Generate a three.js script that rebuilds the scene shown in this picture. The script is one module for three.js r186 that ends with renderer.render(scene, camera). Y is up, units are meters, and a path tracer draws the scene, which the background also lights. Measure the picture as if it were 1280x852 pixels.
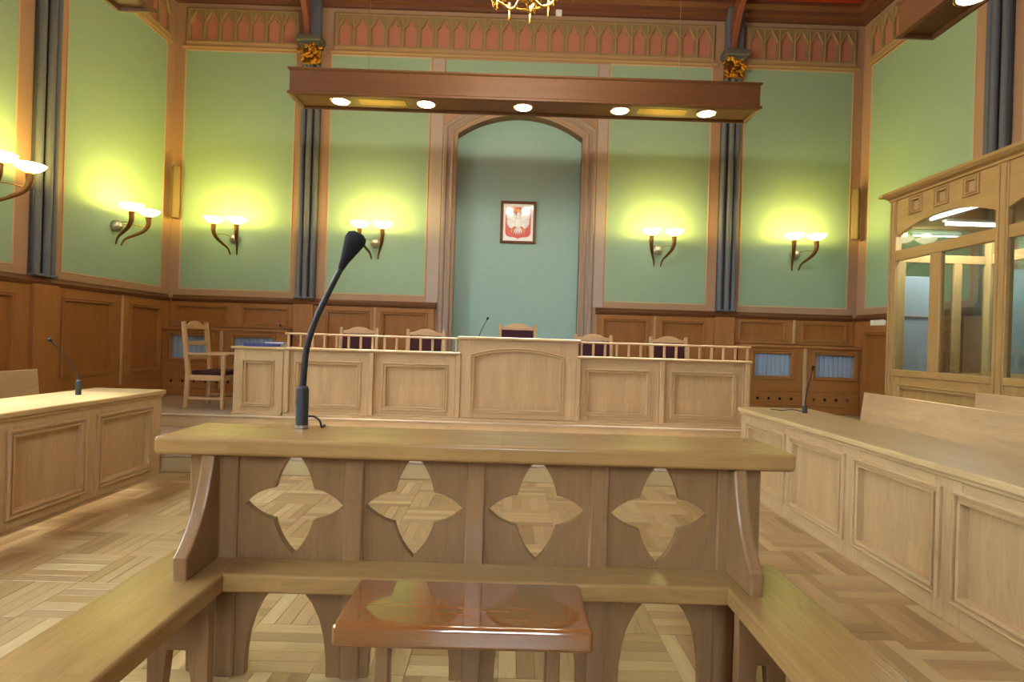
import * as THREE from 'three';
import { mergeGeometries } from 'three/addons/utils/BufferGeometryUtils.js';
import { RoundedBoxGeometry } from 'three/addons/geometries/RoundedBoxGeometry.js';
import { RectAreaLightUniformsLib } from 'three/addons/lights/RectAreaLightUniformsLib.js';

// ---------------------------------------------------------------- camera, sky, daylight, exposure
const scene = new THREE.Scene();
const camera = new THREE.PerspectiveCamera(2 * Math.atan(426 / 700) * 180 / Math.PI, 1280 / 852, 0.05, 60);
camera.rotation.order = 'YXZ';
camera.position.set(0, 1.3, 0);
camera.rotation.set(0, -0.0071, 1.75 * Math.PI / 180);
scene.add(camera);
const renderer = new THREE.WebGLRenderer();
renderer.toneMapping = THREE.LinearToneMapping;
renderer.toneMappingExposure = 1.15;
renderer.shadowMap.enabled = true;
RectAreaLightUniformsLib.init();
// overcast sky outside the windows (three times brighter at the zenith than at the horizon), grey courtyard below
{
  const W = 64, H = 64, d = new Float32Array(W * H * 4), Z = 32;
  for (let y = 0; y < H; y++) for (let x = 0; x < W; x++) { const e = Math.sin(((y + 0.5) / H - 0.5) * Math.PI), L = e > 0 ? Z * (1 + 2 * e) / 3 : Z * 0.08, k = (y * W + x) * 4; d[k] = 0.80 * L; d[k + 1] = 0.97 * L; d[k + 2] = 1.10 * L; d[k + 3] = 1; }
  const t = new THREE.DataTexture(d, W, H, THREE.RGBAFormat, THREE.FloatType); t.mapping = THREE.EquirectangularReflectionMapping; t.magFilter = t.minFilter = THREE.LinearFilter; t.needsUpdate = true;
  scene.background = t;
}
const DAY_FILL = new THREE.Color().setRGB(0.86, 0.96, 1.06), DAY_FILL_POWER = 2;   // fill area lights added in the window openings on top of the sky
const WARM = new THREE.Color().setRGB(1.0, 0.77, 0.14), SCONCE_POWER = 1.7;
const CANDLE = new THREE.Color().setRGB(1.0, 0.93, 0.74), CANDLE_POWER = 2.7;
const SPOT = new THREE.Color().setRGB(1.0, 0.98, 0.92), SPOT_POWER = 60;

// ---------------------------------------------------------------- helpers
let seed = 20240611;
const rnd = () => { seed = (seed + 0x6d2b79f5) | 0; let t = Math.imul(seed ^ (seed >>> 15), 1 | seed); t = (t + Math.imul(t ^ (t >>> 7), 61 | t)) ^ t; return ((t ^ (t >>> 14)) >>> 0) / 4294967296; };
const V = (x, y, z) => new THREE.Vector3(x, y, z);
const used = new Map();
function numbered(n) { const k = used.get(n) || 0; used.set(n, k + 1); return k ? n + '_' + String(k).padStart(3, '0') : n; }
const origin = new WeakMap();
function thing(name, label, category, at = [0, 0, 0], group, kind) {
  const g = new THREE.Group();
  g.name = numbered(name); g.position.set(...at); g.userData = { label, category };
  if (group) g.userData.group = group;
  if (kind) g.userData.kind = kind;
  origin.set(g, V(...at)); scene.add(g);
  return g;
}
const struct = (name, label, category, at) => { const g = thing(name, label, category, at, null, 'structure'); g.name = name; return g; };
function copyOf(root, at, turn, label, name) {
  const c = root.clone(); c.name = numbered(name || root.name.replace(/_\d+$/, '')); c.position.set(...at); c.rotation.y = turn;
  c.userData = { ...root.userData, label }; scene.add(c); return c;
}
// texture coordinates in metres, grain along one axis
function grainUV(geo, axis, off = true) {
  const p = geo.attributes.position, n = geo.attributes.normal, uv = new Float32Array(p.count * 2);
  const ou = off ? rnd() * 7 : 0, ov = off ? rnd() * 7 : 0, get = [(i) => p.getX(i), (i) => p.getY(i), (i) => p.getZ(i)];
  const run = axis;
  for (let i = 0; i < p.count; i++) {
    if (run < 0 && i % 3 === 0) {                                      // grain follows the longest edge of each facet
      let best = 0;
      for (let k = 0; k < 3; k++) { const d = get.map((f) => Math.abs(f(i + k) - f(i + (k + 1) % 3))), l = Math.hypot(...d); if (l > best) { best = l; axis = d.indexOf(Math.max(...d)); } }
    }
    const a = [Math.abs(n.getX(i)), Math.abs(n.getY(i)), Math.abs(n.getZ(i))];
    const na = a[0] >= a[1] && a[0] >= a[2] ? 0 : a[1] >= a[2] ? 1 : 2;
    let g = axis, c;
    if (na === g) { g = (na + 1) % 3; c = (na + 2) % 3; } else c = 3 - na - g;
    uv[2 * i] = get[g](i) + ou; uv[2 * i + 1] = get[c](i) + ov;
  }
  geo.setAttribute('uv', new THREE.BufferAttribute(uv, 2));
  return geo;
}
function flat(g) {
  if (g.index) g = g.toNonIndexed();
  for (const k of Object.keys(g.attributes)) if (!['position', 'normal', 'uv'].includes(k)) g.deleteAttribute(k);
  if (!g.attributes.normal) g.computeVertexNormals();
  if (!g.attributes.uv) g.setAttribute('uv', new THREE.BufferAttribute(new Float32Array(g.attributes.position.count * 2), 2));
  return g;
}
const AX = { x: 0, y: 1, z: 2, edge: -1 };
// one named mesh from geometries in world (or the thing's own) coordinates
function part(parent, name, geos, mat, opt = {}) {
  const list = (Array.isArray(geos) ? geos : [geos]).map(flat);
  for (const g of list) {
    let axis = opt.grain ? AX[opt.grain] : null;
    if (axis === null) { g.computeBoundingBox(); const s = g.boundingBox.getSize(V()).toArray(); axis = s.indexOf(Math.max(...s)); }
    if (!opt.keepUV) grainUV(g, axis);
  }
  const geo = list.length > 1 ? mergeGeometries(list) : list[0];
  const o = origin.get(parent);
  if (o && !opt.local) geo.translate(-o.x, -o.y, -o.z);
  const m = new THREE.Mesh(geo, mat);
  m.name = name; m.castShadow = m.receiveShadow = true;
  if (opt.label) m.userData.label = opt.label;
  if (opt.kind) m.userData.kind = opt.kind;
  if (o) origin.set(m, o);
  parent.add(m);
  return m;
}
function tri(list, a, b, c) { list.push(a.x, a.y, a.z, b.x, b.y, b.z, c.x, c.y, c.z); }
function fromTris(list) {
  const g = new THREE.BufferGeometry(); g.setAttribute('position', new THREE.BufferAttribute(new Float32Array(list), 3)); g.computeVertexNormals(); return g;
}
// box between two corners, chamfered edges
function box(x0, x1, y0, y1, z0, z1, c = 0.004) {
  const w = Math.abs(x1 - x0) / 2, h = Math.abs(y1 - y0) / 2, d = Math.abs(z1 - z0) / 2, m = V((x0 + x1) / 2, (y0 + y1) / 2, (z0 + z1) / 2);
  if (!c) return flat(new THREE.BoxGeometry(2 * w, 2 * h, 2 * d).translate(m.x, m.y, m.z));
  c = Math.min(c, w * 0.45, h * 0.45, d * 0.45);
  const out = [], dims = [w, h, d];
  const P = (s, a) => V(...s.map((q, i) => q * (i === a ? dims[i] : dims[i] - c)));
  const put = (...q) => {
    const mid = q.reduce((t, v) => t.add(v), V(0, 0, 0)), n = q[1].clone().sub(q[0]).cross(q[2].clone().sub(q[0]));
    if (n.dot(mid) < 0) q.reverse();
    tri(out, q[0], q[1], q[2]); if (q.length > 3) tri(out, q[0], q[2], q[3]);
  };
  for (let a = 0; a < 3; a++) {
    const b = (a + 1) % 3, e = (a + 2) % 3;
    for (const s of [-1, 1]) {
      const S = (t, u) => { const r = [0, 0, 0]; r[a] = s; r[b] = t; r[e] = u; return r; };
      put(P(S(-1, -1), a), P(S(1, -1), a), P(S(1, 1), a), P(S(-1, 1), a));
      for (const t of [-1, 1]) put(P(S(t, -1), a), P(S(t, 1), a), P(S(t, 1), b), P(S(t, -1), b));
    }
  }
  for (const sx of [-1, 1]) for (const sy of [-1, 1]) for (const sz of [-1, 1]) { const s = [sx, sy, sz]; put(P(s, 0), P(s, 1), P(s, 2)); }
  return fromTris(out).translate(m.x, m.y, m.z);
}
function rbox(x0, x1, y0, y1, z0, z1, r = 0.015, seg = 3) {
  return flat(new RoundedBoxGeometry(x1 - x0, y1 - y0, z1 - z0, seg, r).translate((x0 + x1) / 2, (y0 + y1) / 2, (z0 + z1) / 2));
}
// a moulding: profile [[inset, height], ...] carried along a path in (u, v); inset is to the left of the path
function loft(path, profile, closed = true) {
  const n = path.length, out = [], rows = [];
  for (let i = 0; i < n; i++) {
    const p = path[i], a = path[(i + n - 1) % n], b = path[(i + 1) % n];
    let t0 = [p[0] - a[0], p[1] - a[1]], t1 = [b[0] - p[0], b[1] - p[1]];
    if (!closed && i === 0) t0 = t1; if (!closed && i === n - 1) t1 = t0;
    const l0 = Math.hypot(...t0), l1 = Math.hypot(...t1), n0 = [-t0[1] / l0, t0[0] / l0], n1 = [-t1[1] / l1, t1[0] / l1];
    const k = 1 + n0[0] * n1[0] + n0[1] * n1[1], m = [(n0[0] + n1[0]) / k, (n0[1] + n1[1]) / k];
    rows.push(profile.map(([o, w]) => V(p[0] + m[0] * o, p[1] + m[1] * o, w)));
  }
  let up = 0;
  for (let i = 0; i < (closed ? n : n - 1); i++) for (let j = 0; j + 1 < profile.length; j++) {
    const A = rows[i][j], B = rows[(i + 1) % n][j], C = rows[(i + 1) % n][j + 1], D = rows[i][j + 1];
    up += B.clone().sub(A).cross(C.clone().sub(A)).z;
    tri(out, A, B, C); tri(out, A, C, D);
  }
  if (up < 0) for (let i = 0; i < out.length; i += 9) for (let k = 0; k < 3; k++) { const t = out[i + 3 + k]; out[i + 3 + k] = out[i + 6 + k]; out[i + 6 + k] = t; }
  return fromTris(out);
}
const rectPath = (a, b, c, d) => [[a, c], [b, c], [b, d], [a, d]];
function archPath(a, b, c, spring, apex, seg = 14) {               // rectangle with a segmental arched top
  const p = [[a, c], [b, c]], w = (b - a) / 2, h = apex - spring, r = (w * w + h * h) / (2 * h), cy = apex - r, cx = (a + b) / 2, t0 = Math.asin(w / r);
  for (let i = 0; i <= seg; i++) { const t = t0 - 2 * t0 * i / seg; p.push([cx + r * Math.sin(t), cy + r * Math.cos(t)]); }
  return p;
}
function shapeOf(pts) { const s = new THREE.Shape(); pts.forEach(([x, y], i) => (i ? s.lineTo(x, y) : s.moveTo(x, y))); s.closePath(); return s; }
function pathOf(pts) { const s = new THREE.Path(); pts.forEach(([x, y], i) => (i ? s.lineTo(x, y) : s.moveTo(x, y))); s.closePath(); return s; }
function slab(outer, holes, w0, w1, bevel = 0, curveSegments = 12) { // plate in (u, v) from depth w0 to w1
  const s = outer instanceof THREE.Shape ? outer : shapeOf(outer); for (const h of holes || []) s.holes.push(h instanceof THREE.Path ? h : pathOf(h));
  const g = new THREE.ExtrudeGeometry(s, { depth: w1 - w0 - 2 * bevel, bevelEnabled: bevel > 0, bevelThickness: bevel, bevelSize: bevel, bevelOffset: -bevel, bevelSegments: 2, curveSegments });
  return flat(g.translate(0, 0, w0 + bevel));
}
const frameM = (u, v, w, at = [0, 0, 0]) => new THREE.Matrix4().makeBasis(V(...u), V(...v), V(...w)).setPosition(...at);
const M_BACK = frameM([1, 0, 0], [0, 1, 0], [0, 0, 1], [0, 0, -8.75]);
const XL = -5.3, XR = 5.45, ZB = -8.75, ZR = 4;
const M_LEFT = frameM([0, 0, -1], [0, 1, 0], [1, 0, 0], [XL, 0, 0]);   // u = depth
const M_RIGHT = frameM([0, 0, 1], [0, 1, 0], [-1, 0, 0], [XR, 0, 0]);  // u = z
const on = (M, ...geos) => geos.map((g) => flat(g).applyMatrix4(M));
function tube(pts, r, seg = 24, rad = 8, closed = false) {
  const c = new THREE.CatmullRomCurve3(pts.map((p) => V(...p)), closed);
  const g = new THREE.TubeGeometry(c, seg, 1, rad, closed), p = g.attributes.position;
  const R = typeof r === 'function' ? r : () => r;
  for (let i = 0; i <= seg; i++) {
    const q = c.getPointAt(i / seg), k = R(i / seg);
    for (let j = 0; j <= rad; j++) { const n = i * (rad + 1) + j; p.setXYZ(n, q.x + (p.getX(n) - q.x) * k, q.y + (p.getY(n) - q.y) * k, q.z + (p.getZ(n) - q.z) * k); }
  }
  return flat(g);
}
const lathe = (pts, seg = 24) => flat(new THREE.LatheGeometry(pts.map(([r, y]) => new THREE.Vector2(r, y)), seg));
const cyl = (r0, r1, y0, y1, x = 0, z = 0, seg = 16) => flat(new THREE.CylinderGeometry(r1, r0, y1 - y0, seg).translate(x, (y0 + y1) / 2, z));

// ---------------------------------------------------------------- materials
function lattice(n, s) { let q = s; const a = new Float32Array(n * n); for (let i = 0; i < n * n; i++) { q = (Math.imul(q, 1664525) + 1013904223) | 0; a[i] = (q >>> 0) / 4294967296; } return a; }
function noise(s, n) { const L = lattice(n, s); return (x, y) => { x = ((x % n) + n) % n; y = ((y % n) + n) % n; const i = Math.floor(x), j = Math.floor(y), f = x - i, g = y - j, a = f * f * (3 - 2 * f), b = g * g * (3 - 2 * g), I = (i + 1) % n, J = (j + 1) % n; return (L[j * n + i] * (1 - a) + L[j * n + I] * a) * (1 - b) + (L[J * n + i] * (1 - a) + L[J * n + I] * a) * b; }; }
function texture(N, fn, srgb = true) {
  const d = new Uint8Array(N * N * 4);
  for (let y = 0; y < N; y++) for (let x = 0; x < N; x++) { const c = fn(x / N, y / N), k = (y * N + x) * 4; for (let i = 0; i < 3; i++) d[k + i] = Math.max(0, Math.min(255, 255 * c[i])); d[k + 3] = 255; }
  const t = new THREE.DataTexture(d, N, N); t.wrapS = t.wrapT = THREE.RepeatWrapping; t.magFilter = THREE.LinearFilter; t.minFilter = THREE.LinearMipmapLinearFilter; t.generateMipmaps = true; t.anisotropy = 8;
  if (srgb) t.colorSpace = THREE.SRGBColorSpace; t.needsUpdate = true; return t;
}
const n1 = noise(11, 64), n2 = noise(23, 128), n3 = noise(37, 16), n4 = noise(51, 256);
// oak: long pores, cathedral figure, broad boards of slightly different tone. One tile is 1 m x 1 m.
const grainAt = (u, v) => {
  const warp = n3(u * 16 * 0.25, v * 16) * 0.12, f = n1(u * 4, (v + warp) * 64), p = n4(u * 16, v * 256), q = n2(u * 8, v * 128);
  return { f, p, q, b: n3(u * 2, v * 16) };
};
const woodMap = texture(1024, (u, v) => { const g = grainAt(u, v), pore = g.p > 0.72 ? (g.p - 0.72) * 0.9 : 0, k = 0.94 + 0.06 * (g.f - 0.5) + 0.035 * (g.q - 0.5) + 0.06 * (g.b - 0.5) - pore * 0.2; return [k, k * (0.99 - 0.015 * g.f), k * (0.98 - 0.03 * g.f)]; });
const woodBump = texture(512, (u, v) => { const g = grainAt(u, v), k = 0.6 + 0.4 * (g.q - 0.5) - (g.p > 0.7 ? 0.25 : 0); return [k, k, k]; }, false);
const plasterMap = texture(512, (u, v) => { const k = 0.97 + 0.015 * (n3(u * 16, v * 16) - 0.5) + 0.02 * (n2(u * 128, v * 128) - 0.5); return [k, k, k]; });
const plasterBump = texture(512, (u, v) => { const k = 0.5 + 0.3 * (n4(u * 256, v * 256) - 0.5) + 0.4 * (n1(u * 64, v * 64) - 0.5); return [k, k, k]; }, false);
const wood = (c, roughness = 0.45, o = {}) => new THREE.MeshPhysicalMaterial({ color: c, map: woodMap, bumpMap: woodBump, bumpScale: 0.0006, roughness, specularIntensity: 0.6, ...o });
const paint = (c, roughness = 0.85) => new THREE.MeshStandardMaterial({ color: c, map: plasterMap, bumpMap: plasterBump, bumpScale: 0.0004, roughness });
const plain = (c, roughness = 0.6, o = {}) => new THREE.MeshPhysicalMaterial({ color: c, roughness, ...o });
const M = {
  oak: wood('#c4a67a', 0.42), oakTop: wood('#c8ad7c', 0.3), oakPanel: wood('#bfa073', 0.45),
  wains: wood('#a9753f', 0.42), wainsPanel: wood('#a06b36', 0.42), cap: wood('#6e4628', 0.4),
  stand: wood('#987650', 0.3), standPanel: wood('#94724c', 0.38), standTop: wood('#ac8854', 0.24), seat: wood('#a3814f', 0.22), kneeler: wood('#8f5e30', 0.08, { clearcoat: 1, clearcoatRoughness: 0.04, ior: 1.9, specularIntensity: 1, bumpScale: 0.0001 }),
  chair: wood('#ceaa7c', 0.4), lampBeam: wood('#6a4629', 0.5), booth: wood('#b3925c', 0.4),
  ceilingBoard: wood('#a63c28', 0.5), ceilingBeam: wood('#754a36', 0.5), brace: wood('#8c5038', 0.5),
  green: paint('#98b394'), niche: paint('#a2c2b4'), border: paint('#b08c6c'), line: paint('#c8a880'), stone: paint('#a38e7e'), stoneLight: paint('#b3a294'),
  shaft: paint('#63676e', 0.6), shaftDark: paint('#3c4046', 0.6), abacus: paint('#5d5a50', 0.7), coral: paint('#bf7d62'), olive: paint('#978052'), tan: paint('#a8875e'),
  gold: plain('#d8a236', 0.3, { metalness: 0.9 }), brass: plain('#c99a45', 0.25, { metalness: 1 }), bronze: plain('#7a5228', 0.35, { metalness: 0.7 }), dullBrass: plain('#8a6a3a', 0.5, { metalness: 0.8 }), steel: plain('#b8b4a8', 0.3, { metalness: 0.9 }),
  maroon: plain('#3c141b', 0.9, { sheen: 0.4, sheenRoughness: 0.6 }), black: plain('#1c1f22', 0.45), darkGrey: plain('#2a2e32', 0.5), foam: plain('#17181a', 0.95),
  radiator: plain('#8fa2b6', 0.5), hollow: plain('#241a12', 0.9), riser: paint('#bfa878', 0.7), podium: wood('#b7a68e', 0.35), nosing: wood('#c8b294', 0.4), white: plain('#eeeae0', 0.6), cream: plain('#75603f', 0.7),
  paper: plain('#f0ece4', 0.6), frame: wood('#7a5236', 0.4), blue: plain('#3b3d78', 0.5), page: plain('#e6e0d2', 0.8),
  glass: plain('#ffffff', 0.03, { transmission: 1, thickness: 0, ior: 1.5 }), smoked: plain('#eef3f1', 0.03, { transmission: 1, thickness: 0, ior: 1.5 }),
  bowl: plain('#fff4d8', 0.5, { emissive: new THREE.Color().setRGB(1.0, 0.88, 0.58), emissiveIntensity: 4 }),
  lens: plain('#ffffff', 0.4, { emissive: new THREE.Color().setRGB(1, 0.98, 0.92), emissiveIntensity: 9 }),
  candle: plain('#fff2d0', 0.5, { emissive: new THREE.Color().setRGB(1, 0.9, 0.66), emissiveIntensity: 6 }),
  tubeLight: plain('#ffffff', 0.4, { emissive: new THREE.Color().setRGB(0.95, 1, 1), emissiveIntensity: 4 }),
  paleGrey: paint('#8f9aa0', 0.7), outer: paint('#9a8a78'),
};
for (const k of Object.keys(M)) M[k].side = THREE.DoubleSide;

// bolection moulding round a panel, and panelled joinery: stiles, rails, panels, each a mesh
const BEAD = [[-0.042, 0.0], [-0.042, 0.013], [-0.034, 0.02], [-0.026, 0.018], [-0.021, 0.004], [-0.013, 0.004], [-0.009, 0.016], [0.003, 0.013], [0.008, -0.027]];
function bead(scale = 1, lift = 0) { return BEAD.map(([o, w]) => [o * scale, w * scale + lift]); }
function panelled(parent, Mx, u0, u1, v0, v1, openings, mats, t = 0.03, scale = 1) {
  const [frameMat, panelMat] = mats; let u = u0;
  const va = Math.min(...openings.map((o) => o[2])), vb = Math.max(...openings.map((o) => o[5] || o[3]));
  for (const o of [...openings, null]) { const e = o ? o[0] : u1; part(parent, 'stile', on(Mx, box(u, e, v0, v1, -t, 0, 0.003)), frameMat, { grain: 'y' }); if (o) u = o[1]; }
  for (const [a, b, c, d, , apex] of openings) {
    part(parent, 'rail', on(Mx, box(a, b, v0, c, -t, 0, 0.002)), frameMat);
    if (apex) { const p = archPath(a, b, c, d, apex); part(parent, 'rail', on(Mx, slab([[a, d], ...p.slice(2).reverse(), [b, d], [b, v1], [a, v1]].filter((q, i, l) => !i || Math.hypot(q[0] - l[i - 1][0], q[1] - l[i - 1][1]) > 1e-6), [], -t, 0)), frameMat); }
    else part(parent, 'rail', on(Mx, box(a, b, d, v1, -t, 0, 0.002)), frameMat);
    const path = apex ? archPath(a, b, c, d, apex) : rectPath(a, b, c, d);
    const p = part(parent, 'panel', on(Mx, slab(path, [], -t, -0.025)), panelMat, { grain: 'y' });
    part(p, 'moulding', on(Mx, loft(path, bead(scale))), frameMat, { grain: 'edge' });
  }
}

// ---------------------------------------------------------------- floor: basket-weave oak parquet, every strip its own piece
{
  const floor = struct('floor', 'oak basket-weave parquet floor of light and dark strips', 'floor');
  part(floor, 'subfloor', box(XL - 0.3, XR + 0.3, -0.15, -0.02, ZB - 0.6, ZR + 0.3, 0), M.hollow);
  const tones = ['#b79c6c', '#bda274', '#b09465', '#a88b5a', '#c6ae7e', '#9d8157', '#b69a6c', '#ad9067'], mats = tones.map((c) => wood(c, 0.28));
  const B = 0.36, S = B / 5, strips = [];
  const fx = 700, ahead = (x, z) => z < -0.9 && Math.abs(x / -z) < 0.95 && 1.3 / -z < 0.64;
  for (let i = Math.floor(XL / B); i * B < XR; i++) for (let j = Math.floor(-5.17 / B); j * B < ZR; j++) for (let k = 0; k < 5; k++) {
    const along = (i + j) % 2 === 0, x0 = along ? i * B : i * B + k * S, x1 = along ? x0 + B : x0 + S, z0 = along ? j * B + k * S : j * B, z1 = along ? z0 + S : z0 + B;
    const q = [Math.max(x0, XL), Math.min(x1, XR), Math.max(z0, -5.17), Math.min(z1, ZR)];
    if (q[1] - q[0] < 0.01 || q[3] - q[2] < 0.01) continue;
    const cx = (q[0] + q[1]) / 2, cz = (q[2] + q[3]) / 2;
    const hidden = cx > 2.15 || cx < -3.15 || (cx > -1.26 && cx < 1.06 && cz > -1.98);
    strips.push({ q, along, d: ahead(cx, cz) && !hidden ? -cz : 99, tone: Math.floor(rnd() * 8), lift: rnd() * 0.0008 });
  }
  strips.sort((a, b) => a.d - b.d);
  const geo = (s) => grainUV(box(s.q[0] + 0.0006, s.q[1] - 0.0006, -0.02, -s.lift, s.q[2] + 0.0006, s.q[3] - 0.0006, 0.0012), s.along ? 0 : 2);
  strips.slice(0, 300).forEach((s) => part(floor, 'parquet_strip', geo(s), mats[s.tone], { keepUV: true }));
  const rest = strips.slice(300), all = rest.map((s) => { const g = geo(s), c = new THREE.Color(tones[s.tone]), a = new Float32Array(g.attributes.position.count * 3); for (let i = 0; i < a.length; i += 3) c.toArray(a, i); g.setAttribute('color', new THREE.BufferAttribute(a, 3)); return g; });
  const m = new THREE.Mesh(mergeGeometries(all), wood('#ffffff', 0.28, { vertexColors: true })); m.name = 'parquet_strips'; m.userData.kind = 'stuff'; m.castShadow = m.receiveShadow = true; floor.add(m);
}

// ---------------------------------------------------------------- walls
const CEIL = 6.62;
const FR0 = 5.72, FR1 = 6.40;
function greenField(wall, Mx, a, b, c, d) {
  const p = part(wall, 'painted_field', on(Mx, box(a, b, c, d, 0, 0.004, 0.002)), M.green);
  part(p, 'painted_line', on(Mx, loft(rectPath(a - 0.012, b + 0.012, c - 0.012, d + 0.012), [[-0.012, 0], [-0.008, 0.008], [0.008, 0.008], [0.012, 0.004]])), M.line);
}
function archUnit(w, h) {                                             // one bay of the blind tracery: frame pierced by a cusped lancet
  const a = w * 0.36, y0 = h * 0.05, s = h * 0.56;
  const hole = new THREE.Path(); hole.moveTo(-a, y0); hole.lineTo(a, y0); hole.lineTo(a, s);
  hole.quadraticCurveTo(a * 0.98, h * 0.70, a * 0.42, h * 0.72); hole.quadraticCurveTo(a * 0.4, h * 0.86, 0, h * 0.95);
  hole.quadraticCurveTo(-a * 0.4, h * 0.86, -a * 0.42, h * 0.72); hole.quadraticCurveTo(-a * 0.98, h * 0.70, -a, s); hole.closePath();
  const rib = [[-w / 2 + 0.014, s], [-w * 0.3, h * 0.72], [0, h * 0.985], [w * 0.3, h * 0.72], [w / 2 - 0.014, s]];
  return { plate: slab(rectPath(-w / 2, w / 2, 0, h), [hole], 0, 0.03, 0, 5), rib: mergeGeometries([loft(rib, [[-0.012, 0.03], [-0.006, 0.046], [0.006, 0.046], [0.012, 0.03]], false), box(-w / 2, -w / 2 + 0.022, 0, h, 0.028, 0.046, 0.004)].map(flat)) };
}
function frieze(wall, Mx, a, b, count) {
  const f = part(wall, 'frieze_back', on(Mx, box(a, b, FR0 + 0.08, FR1 - 0.12, 0, 0.006, 0.001)), M.coral);
  part(f, 'frieze_frame', on(Mx, loft(rectPath(a, b, FR0 + 0.08, FR1 - 0.12), [[-0.05, 0], [-0.05, 0.02], [-0.02, 0.045], [0, 0.045], [0, 0.0]])), M.tan);
  const w = (b - a) / count, U = archUnit(w, FR1 - 0.12 - FR0 - 0.08);
  for (let i = 0; i < count; i++) {
    const T = Mx.clone().multiply(new THREE.Matrix4().makeTranslation(a + w * (i + 0.5), FR0 + 0.08, 0.006));
    part(f, 'tracery_arch', [...on(T, U.plate.clone())], M.olive);
    part(f, 'tracery_rib', [...on(T, U.rib.clone())], M.tan);
  }
  part(wall, 'string_course', on(Mx, loft([[a - 0.1, FR0], [b + 0.1, FR0]], [[-0.03, 0], [-0.03, 0.03], [0.0, 0.045], [0.02, 0.02], [0.05, 0.02], [0.05, 0]], false)), M.tan);
}
{
  const w = struct('wall_back', 'painted back wall with green fields, gothic frieze and arched niche', 'wall');
  const niche = archPath(-0.90, 1.09, 0.32, 4.52, 4.86, 24);
  part(w, 'masonry', on(M_BACK, slab(rectPath(XL - 0.3, XR + 0.3, 0, CEIL + 0.3), [niche], -0.28, 0)), M.border);
  part(w, 'niche_back', on(M_BACK, box(-1.1, 1.3, 0.1, 5.1, -0.36, -0.28, 0)), M.niche);
  part(w, 'outer_leaf', on(M_BACK, box(XL - 0.3, XR + 0.3, 0, CEIL + 0.3, -0.55, -0.37, 0)), M.outer);
  const open = niche.slice(1).concat([niche[0]]);                     // up the right jamb, over, down the left
  part(w, 'niche_surround', on(M_BACK, loft(open, [[0.0, -0.28], [0.0, -0.03], [-0.03, 0.0], [-0.045, 0.03], [-0.07, 0.03], [-0.085, 0.012], [-0.13, 0.012], [-0.145, 0.04], [-0.18, 0.045], [-0.20, 0.03], [-0.20, 0]], false)), M.stone);
  part(w, 'niche_bead', on(M_BACK, loft(open, [[-0.005, -0.02], [0.012, -0.01], [0.02, -0.03], [0.008, -0.05]], false)), M.stoneLight);
  for (const [a, b] of [[-1.30, -1.11], [1.30, 1.46]]) part(w, 'pilaster_strip', on(M_BACK, box(a, b, 1.86, 5.66, 0, 0.02, 0.006)), M.stoneLight);
  greenField(w, M_BACK, -5.13, -3.44, 1.97, 5.66); greenField(w, M_BACK, -2.86, -1.34, 1.97, 5.66);
  greenField(w, M_BACK, 1.49, 3.06, 1.97, 5.66); greenField(w, M_BACK, 3.60, 5.28, 1.97, 5.66);
  for (const [a, b] of [[-1.09, 1.28]]) { const p = part(w, 'painted_field', on(M_BACK, box(a, b, 5.12, 5.66, 0, 0.004, 0.002)), M.green); }
  frieze(w, M_BACK, -5.09, -3.42, 7); frieze(w, M_BACK, -2.80, 3.05, 23); frieze(w, M_BACK, 3.62, 5.27, 7);
}
const WIN = [[-4.75, -3.35], [-1.9, -0.6], [0.5, 1.8]];                 // left-wall windows, z ranges; rear-wall windows, x ranges below
const RWIN = [[-0.8, 0.8]];
{
  const w = struct('wall_left', 'painted side wall with green fields beside the armchair', 'wall');
  const holes = WIN.map(([a, b]) => rectPath(-b, -a, 2.0, 5.3));
  part(w, 'masonry', on(M_LEFT, slab(rectPath(-ZR - 0.3, 8.75, 0, CEIL + 0.3), holes, -0.35, 0)), M.border);
  greenField(w, M_LEFT, 6.66, 8.52, 1.97, 5.66); greenField(w, M_LEFT, 5.0, 5.98, 1.97, 5.66);
  frieze(w, M_LEFT, 6.66, 8.52, 8); frieze(w, M_LEFT, 4.9, 5.98, 5);
}
{
  const w = struct('wall_right', 'painted side wall with green field behind the glazed dock', 'wall');
  part(w, 'masonry', on(M_RIGHT, box(-8.75, ZR + 0.3, 0, CEIL + 0.3, -0.35, 0, 0)), M.border);
  greenField(w, M_RIGHT, -8.52, -6.62, 1.97, 5.66); greenField(w, M_RIGHT, -5.95, -4.2, 1.97, 5.66);
  frieze(w, M_RIGHT, -8.52, -6.62, 8);
}
{
  const w = struct('wall_rear', 'plain painted wall behind the public seats', 'wall');
  part(w, 'masonry', on(frameM([-1, 0, 0], [0, 1, 0], [0, 0, -1], [0, 0, ZR]), slab(rectPath(-XR - 0.35, -XL + 0.35, 0, CEIL + 0.3), RWIN.map(([a, b]) => rectPath(-b, -a, 2.0, 5.3)), -0.35, 0)), M.border);
}
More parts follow.
